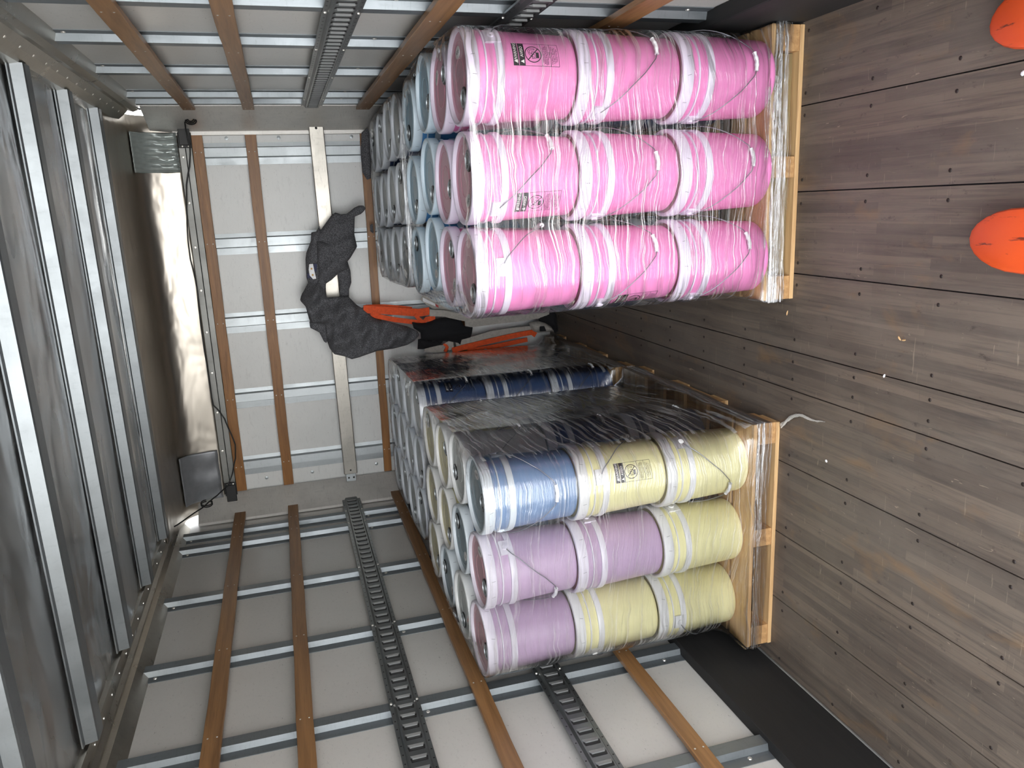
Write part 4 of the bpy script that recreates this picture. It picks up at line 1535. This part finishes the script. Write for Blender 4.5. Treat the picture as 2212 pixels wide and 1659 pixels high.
def ribbon(name, paths, mats, label, cat, group=None):
    """paths: (points [(px,py)], y, width m, thickness, material index); flat webbing standing off the wall"""
    mb = MB()
    for pts, y, w, th, mi in paths:
        P = [ray_to(a, b, 1, y) for a, b in pts]
        n = len(P)
        vs, fs = [], []
        for i in range(n):
            a = P[max(0, i - 1)]
            b = P[min(n - 1, i + 1)]
            d = (b - a)
            d.y = 0
            d.normalize()
            nr = Vector((-d.z, 0, d.x)) * (w / 2 if not isinstance(w, (list, tuple)) else w[i] / 2)
            yy = y - 0.006 * math.sin(i * 1.7)
            for sg, dy in ((-1, 0), (1, -0.0), (1, th), (-1, th)):
                q = P[i] + nr * sg
                vs.append((q.x, yy + dy, q.z))
        for i in range(n - 1):
            for k in range(4):
                k2 = (k + 1) % 4
                fs.append((i * 4 + k, i * 4 + k2, i * 4 + 4 + k2, i * 4 + 4 + k))
        fs += [(0, 1, 2, 3), (n * 4 - 4, n * 4 - 3, n * 4 - 2, n * 4 - 1)]
        mb.add(vs, fs, mi)
    o = mb.build(name, mats, None, 40)
    return tag(o, label, cat, group)


ribbon('ratchet_strap', [
    ([(785, 668), (830, 670), (880, 674), (905, 676), (928, 672)], 5.09, 0.052, 0.008, 0),
    ([(790, 664), (830, 663), (868, 666), (890, 669)], 5.115, 0.034, 0.008, 0),
    ([(800, 680), (850, 690), (880, 694), (905, 697), (915, 697)], 5.11, 0.032, 0.008, 0),
    ([(896, 680), (904, 688), (914, 696), (922, 690), (932, 688), (940, 687)], 5.085, [0.020, 0.024, 0.028, 0.034, 0.036, 0.026], 0.010, 0),
], [M_ORANGE], 'orange strap hanging on the front wall below the hoodie', 'strap', 'orange straps at the front wall')
ribbon('ratchet_strap', [
    ([(977, 757), (1010, 748), (1050, 739), (1090, 730), (1125, 722), (1148, 718), (1158, 724)], 5.09, 0.036, 0.010, 0),
    ([(1010, 758), (1060, 750), (1100, 742), (1140, 734)], 5.12, 0.030, 0.010, 0),
    ([(960, 742), (966, 750), (962, 760)], 5.10, 0.022, 0.010, 0),
], [M_ORANGE], 'orange strap slanting down the front wall behind the dark blue pails', 'strap', 'orange straps at the front wall')
ribbon('ratchet_strap', [
    ([(912, 642), (930, 655), (960, 672), (985, 686)], 5.13, 0.045, 0.012, 0),
    ([(928, 676), (960, 677), (990, 684), (1020, 690), (1040, 690)], 5.075, 0.044, 0.012, 0),
    ([(1005, 700), (1030, 697), (1080, 691), (1130, 686), (1186, 676)], 5.085, 0.052, 0.012, 0),
], [M_GREYWEB], 'grey webbing strap hanging beside the aisle edge of the pink load', 'strap', 'grey straps at the front wall')
ribbon('ratchet_strap', [
    ([(985, 742), (1020, 734), (1060, 722), (1100, 716), (1140, 711), (1160, 715)], 5.11, 0.044, 0.012, 0),
    ([(965, 750), (972, 745), (980, 744)], 5.10, 0.06, 0.012, 0),
    ([(918, 752), (945, 754), (968, 752)], 5.13, 0.05, 0.012, 0),
], [M_GREYWEB], 'grey webbing strap slanting down to the floor beside the orange strap', 'strap', 'grey straps at the front wall')
jk = cloth('black_jacket', [
    (outl([(891, 697), (905, 699), (925, 698), (941, 690), (966, 687), (985, 691), (998, 692), (1003, 705), (1023, 708), (1021, 722), (1018, 730), (999, 735), (996, 746), (991, 742), (970, 738), (955, 738), (930, 738), (911, 735), (910, 720), (895, 710)], 5.06), 5.09, 0.055, [(0.3, 0.12, 0.008, 0)]),
    (outl([(904, 734), (912, 732), (935, 738), (958, 738), (952, 746), (930, 751), (915, 755), (903, 755)], 5.07), 5.09, 0.03, [(0.3, 0.07, 0.004, 0)]),
], M_BLACKCLOTH)
tag(jk, 'black jacket bunched on the front wall under the hoodie tail', 'clothing')
mb = MB()
pp = [ray_to(a, b, 1, 5.14) for a, b in ((912, 642), (938, 655), (940, 661), (912, 650))]
mb.add([(p.x, 5.115, p.z) for p in pp] + [(p.x, 5.120, p.z) for p in pp], [(0, 1, 2, 3), (7, 6, 5, 4), (0, 1, 5, 4), (1, 2, 6, 5), (2, 3, 7, 6), (3, 0, 4, 7)])
pp = [ray_to(a, b, 1, 5.14) for a, b in ((939, 656), (945, 659), (946, 664), (940, 661))]
mb.add([(p.x, 5.115, p.z) for p in pp] + [(p.x, 5.120, p.z) for p in pp], [(0, 1, 2, 3), (7, 6, 5, 4), (0, 1, 5, 4), (1, 2, 6, 5), (2, 3, 7, 6), (3, 0, 4, 7)], 1)
tag(mb.build('strap_tag', [M_WHITE, mat_plain('red_print', lin(170, 20, 24), 0.5)]), 'white printed tag with a red end on the grey strap', 'tag')
# bag on the floor in the corner of the aisle
bag = thing('duffel_bag', 'grey and black bag slumped on the floor at the front wall', 'bag', None, (-0.86, 5.08, 0.0))
BI = Matrix.Translation((0.86, -5.08, 0))
o = cloth('grey_panel', [(outl([(1148, 700), (1158, 697), (1170, 696), (1184, 700), (1196, 708), (1204, 719), (1190, 719), (1170, 721), (1155, 718)], 5.04), 5.10, 0.06, [(0.8, 0.09, 0.006, 0)])], M_GREYWEB, parent=bag)
o.matrix_parent_inverse = BI
o = cloth('black_panel', [(outl([(1168, 688), (1188, 680), (1196, 668), (1207, 680), (1210, 700), (1212, 718), (1204, 722), (1196, 708), (1184, 700), (1170, 696)], 5.04), 5.10, 0.05, [(0.8, 0.09, 0.006, 0)])], M_BLACKCLOTH, parent=bag)
o.matrix_parent_inverse = BI
o = cloth('black_patch', [(outl([(1170, 707), (1180, 706), (1184, 717), (1170, 718)], 5.0), 5.045, 0.006, [])], M_BLACKCLOTH, parent=bag)
o.matrix_parent_inverse = BI
# dark cloth at the right end of the front wall, behind the far pails
hc = cloth('dark_rag', [(outl([(782, 285), (795, 275), (803, 300), (802, 385), (794, 388), (784, 372), (780, 330)], 5.12), 5.15, 0.03, [(1.2, 0.08, 0.008, 0)]),
                        (outl([(800, 487), (806, 482), (808, 505), (801, 500)], 5.12), 5.15, 0.015, [])], M_HOOD)
tag(hc, 'dark grey cloth tucked at the front wall behind the far right pails', 'clothing')

# plastic sheet and dark plate at the two ends of the nose sheet
mb = MB()


def cove_pt(x, t, off):
    q = (1 - t / (PI / 2)) * 17
    k = min(int(q), 16)
    f_ = q - k
    (ya, za), (yb_, zb_) = COVE[k], COVE[k + 1]
    return (x, fy(x) + 0.01 + ya + (yb_ - ya) * f_ - off, za + (zb_ - za) * f_ - off * 0.5)


for nm, xa, xb, t0, t1, mat, wav, lab, cat in (
        ('plastic_sheet', 0.50, 0.27, 0.02, 1.50, None, 0.007, 'wrinkled grey plastic sheet taped over the right end of the roof cove', 'plastic sheet'),
        ('cover_plate', -1.52, -1.86, 0.05, 1.46, None, 0.003, 'smooth dark grey plate over the left end of the roof cove', 'plate')):
    mb = MB()
    vs, fs = [], []
    na, nb_ = 26, 14
    for i in range(na + 1):
        x = xa + (xb - xa) * i / na
        for j in range(nb_ + 1):
            t = t0 + (t1 - t0) * j / nb_
            vs.append(cove_pt(x, t, 0.014 + wav * math.sin(i * (1.9 if nm == 'plastic_sheet' else 0.5) + 0.6 * math.sin(j)) * (0.4 + 0.6 * j / nb_)))
    for i in range(na):
        for j in range(nb_):
            a = i * (nb_ + 1) + j
            fs.append((a, a + 1, a + nb_ + 2, a + nb_ + 1))
    mb.add(vs, fs)
    m_ = mat_plain(nm + '_mat', lin(160, 168, 166) if nm == 'plastic_sheet' else lin(128, 130, 134), 0.25 if nm == 'plastic_sheet' else 0.35, 0.35)
    o = mb.build(nm, m_, None, 60)
    o.modifiers.new('skin', 'SOLIDIFY').thickness = 0.003
    tag(o, lab, cat)

# black lamp brackets at both ends of the upper trim, with the cable between them
for x, side in ((0.455, 'right'), (-1.80, 'left')):
    br = thing('lamp_bracket', 'black metal bracket at the %s end of the front wall trim' % side, 'bracket', 'black brackets on the front wall trim', (x, fy(x) - 0.03, 2.33))
    mb = MB()
    mb.box((-0.045, -0.006, -0.035), (0.045, 0.0, 0.042))
    mb.box((-0.03 if side == 'right' else -0.10, -0.012, -0.030), (0.11 if side == 'right' else 0.03, -0.006, 0.035))
    mb.build('plate', M_BLACK, br, None, 0.003)
    mb = MB()
    for dx, dz in ((-0.035, -0.015), (-0.035, 0.02)):
        mb.lathe([(0.006, 0), (0.0045, 0.003), (0, 0.004)], 10, 0, Matrix.Translation((dx * (1 if side == 'right' else -1), -0.006, dz)) @ Matrix.Rotation(PI / 2, 4, 'X'))
    mb.build('bolt', M_RIVET, br)

cab = []
for a, b, y in ((200, 222, 4.60), (232, 226, 4.75), (290, 234, 4.95), (340, 241, 5.02), (385, 250, 5.06), (398, 262, 5.08), (404, 285, 5.12), (410, 320, 5.14), (409, 360, 5.14), (404, 400, 5.15), (402, 450, 5.15),
                (405, 500, 5.16), (412, 560, 5.17), (424, 620, 5.17), (432, 680, 5.18), (442, 760, 5.18), (452, 830, 5.19), (462, 875, 5.19), (470, 885, 5.19), (485, 905, 5.19), (497, 930, 5.20), (507, 960, 5.20), (509, 990, 5.21),
                (502, 1025, 5.21), (490, 1050, 5.20), (470, 1070, 5.14), (450, 1085, 5.08), (435, 1098, 5.0), (415, 1112, 4.9), (385, 1132, 4.8), (372, 1140, 4.75)):
    cab.append(ray_to(a, b, 1, y))
sm = []
for i in range(len(cab) - 1):
    for q in (0, 0.33, 0.66):
        sm.append(cab[i].lerp(cab[i + 1], q) + Vector((0, 0, 0.003 * math.sin(i * 2.3 + q * 3))))
mb = MB()
mb.tube(sm, 0.0045, 7)
ctr = ray_to(402, 254, 1, 5.07)
for k in range(3):
    pts = []
    for i in range(16):
        a = i / 15 * 2 * PI
        pts.append(ctr + Vector((-0.02 + 0.020 * math.sin(a) + 0.008 * k, -0.012 - 0.004 * k, -0.025 + 0.030 * math.cos(a) * (1 - 0.2 * k))))
    mb.tube(pts, 0.0042, 6)
c2 = ray_to(447, 1088, 1, 5.06)
for k in range(2):
    mb.tube([c2 + Vector((0.02 * math.cos(i * 0.5) + 0.01 * k, -0.01, 0.035 * math.sin(i * 0.5))) for i in range(12)], 0.0038, 6)
tag(mb.build('black_cable', M_RUBBER, None, 60), 'black cable looped along the top of the front wall', 'cable')

# ------------------------------------------------------------------ pallet jack in front of the camera's feet
jack = thing('pallet_jack', 'scuffed orange pallet jack forks on the floor in the foreground', 'pallet jack', None, (0.133, 0.5, 0))
for s_, xc in ((-1, -0.134), (1, 0.399)):
    mb = MB()
    hw = 0.082
    zt = 0.088
    tip = []
    for k in range(13):
        a = PI * k / 12
        tip.append((hw * math.cos(a), 0.995 + 0.185 * math.sin(a)))
    out = [(hw, 0.0)] + tip + [(-hw, 0.0)]
    n_ = len(out)
    rings = []
    for ins, z, drop_ in ((0.0, 0.035, 0), (0.0, zt - 0.012, 0), (0.004, zt - 0.003, 0), (0.012, zt, 0)):
        ring = []
        for x, y in out:
            sx = x * (1 - ins / hw)
            sy = y - (ins if y > 1.0 else 0)
            dz = -max(0, (sy - 1.06)) * 0.22
            ring.append((sx, sy, z + dz))
        rings.append(ring)
    vs = [p for r_ in rings for p in r_]
    fs = []
    for i in range(len(rings) - 1):
        for k in range(n_):
            k2 = (k + 1) % n_
            fs.append((i * n_ + k, i * n_ + k2, (i + 1) * n_ + k2, (i + 1) * n_ + k))
    fs += [tuple(range(n_))[::-1], tuple(range((len(rings) - 1) * n_, len(rings) * n_))]
    mb.add(vs, fs)
    mb.build('fork', M_FORK, jack, 35, 0, (xc - 0.133, 0, 0))
    mb = MB()
    T = Matrix.Translation((xc - 0.133, 0.93, 0.035)) @ Matrix.Rotation(PI / 2, 4, 'Y')
    mb.lathe([(0.0, -0.045), (0.034, -0.045), (0.035, -0.04), (0.035, 0.04), (0.034, 0.045), (0.0, 0.045)], 24, 0, T)
    mb.build('load_roller', M_WHITE, jack, 40)
mb = MB()
mb.box((-0.345, -0.16, 0.05), (0.345, 0.0, 0.10))
mb.box((-0.14, -0.14, 0.05), (0.14, -0.02, 0.36))
mb.build('pump_body', M_FORK, jack, None, 0.01)
mb = MB()
T = Matrix.Translation((0, -0.10, 0.09)) @ Matrix.Rotation(PI / 2, 4, 'Y')
mb.lathe([(0.0, -0.06), (0.085, -0.06), (0.09, -0.05), (0.09, 0.05), (0.085, 0.06), (0.0, 0.06)], 28, 0, T)
mb.build('steer_wheel', M_BLACK, jack, 40)

# ------------------------------------------------------------------ scraps on the floor
for k, (px, py, sx, sy, nm, m_, lab, cat) in enumerate([
        (1784, 996, 0.006, 0.005, 'paper_crumb', M_WHITE, 'small white crumb on the floor in front of the left pallet', 'scrap'),
        (2209, 158, 0.008, 0.007, 'paper_crumb', M_WHITE, 'white crumb at the floor edge beside the right orange fork', 'scrap'),
        (1700, 676, 0.011, 0.0018, 'wood_chip', M_PINE_X, 'thin pale wood chip beside the right pallet corner', 'scrap'),
        (1942, 731, 0.009, 0.003, 'wood_chip', M_PINE_X, 'pale wood splinter in mid floor, nearer the pallets', 'scrap'),
        (1951, 735, 0.009, 0.003, 'wood_chip', M_PINE_X, 'pale wood splinter in mid floor, nearer the camera', 'scrap'),
        (1909, 812, 0.007, 0.004, 'wood_chip', M_WHITE, 'tiny pale fleck lying on the floor board joint', 'scrap')]):
    p = ray_to(px, py, 2, 0.002)
    mb = MB()
    mb.lathe([(0.0, 0.0), (1.0, 0.0), (0.8, 0.6), (0.3, 1.0), (0.0, 0.9)], 7, 0, Matrix.Rotation(0.9 + k, 4, 'Z') @ Matrix.Diagonal((sx, sy, 0.004, 1)))
    o = mb.build(nm, m_, None, 30, 0, (p.x, p.y, 0.0))
    tag(o, lab, cat, 'scraps on the floor')
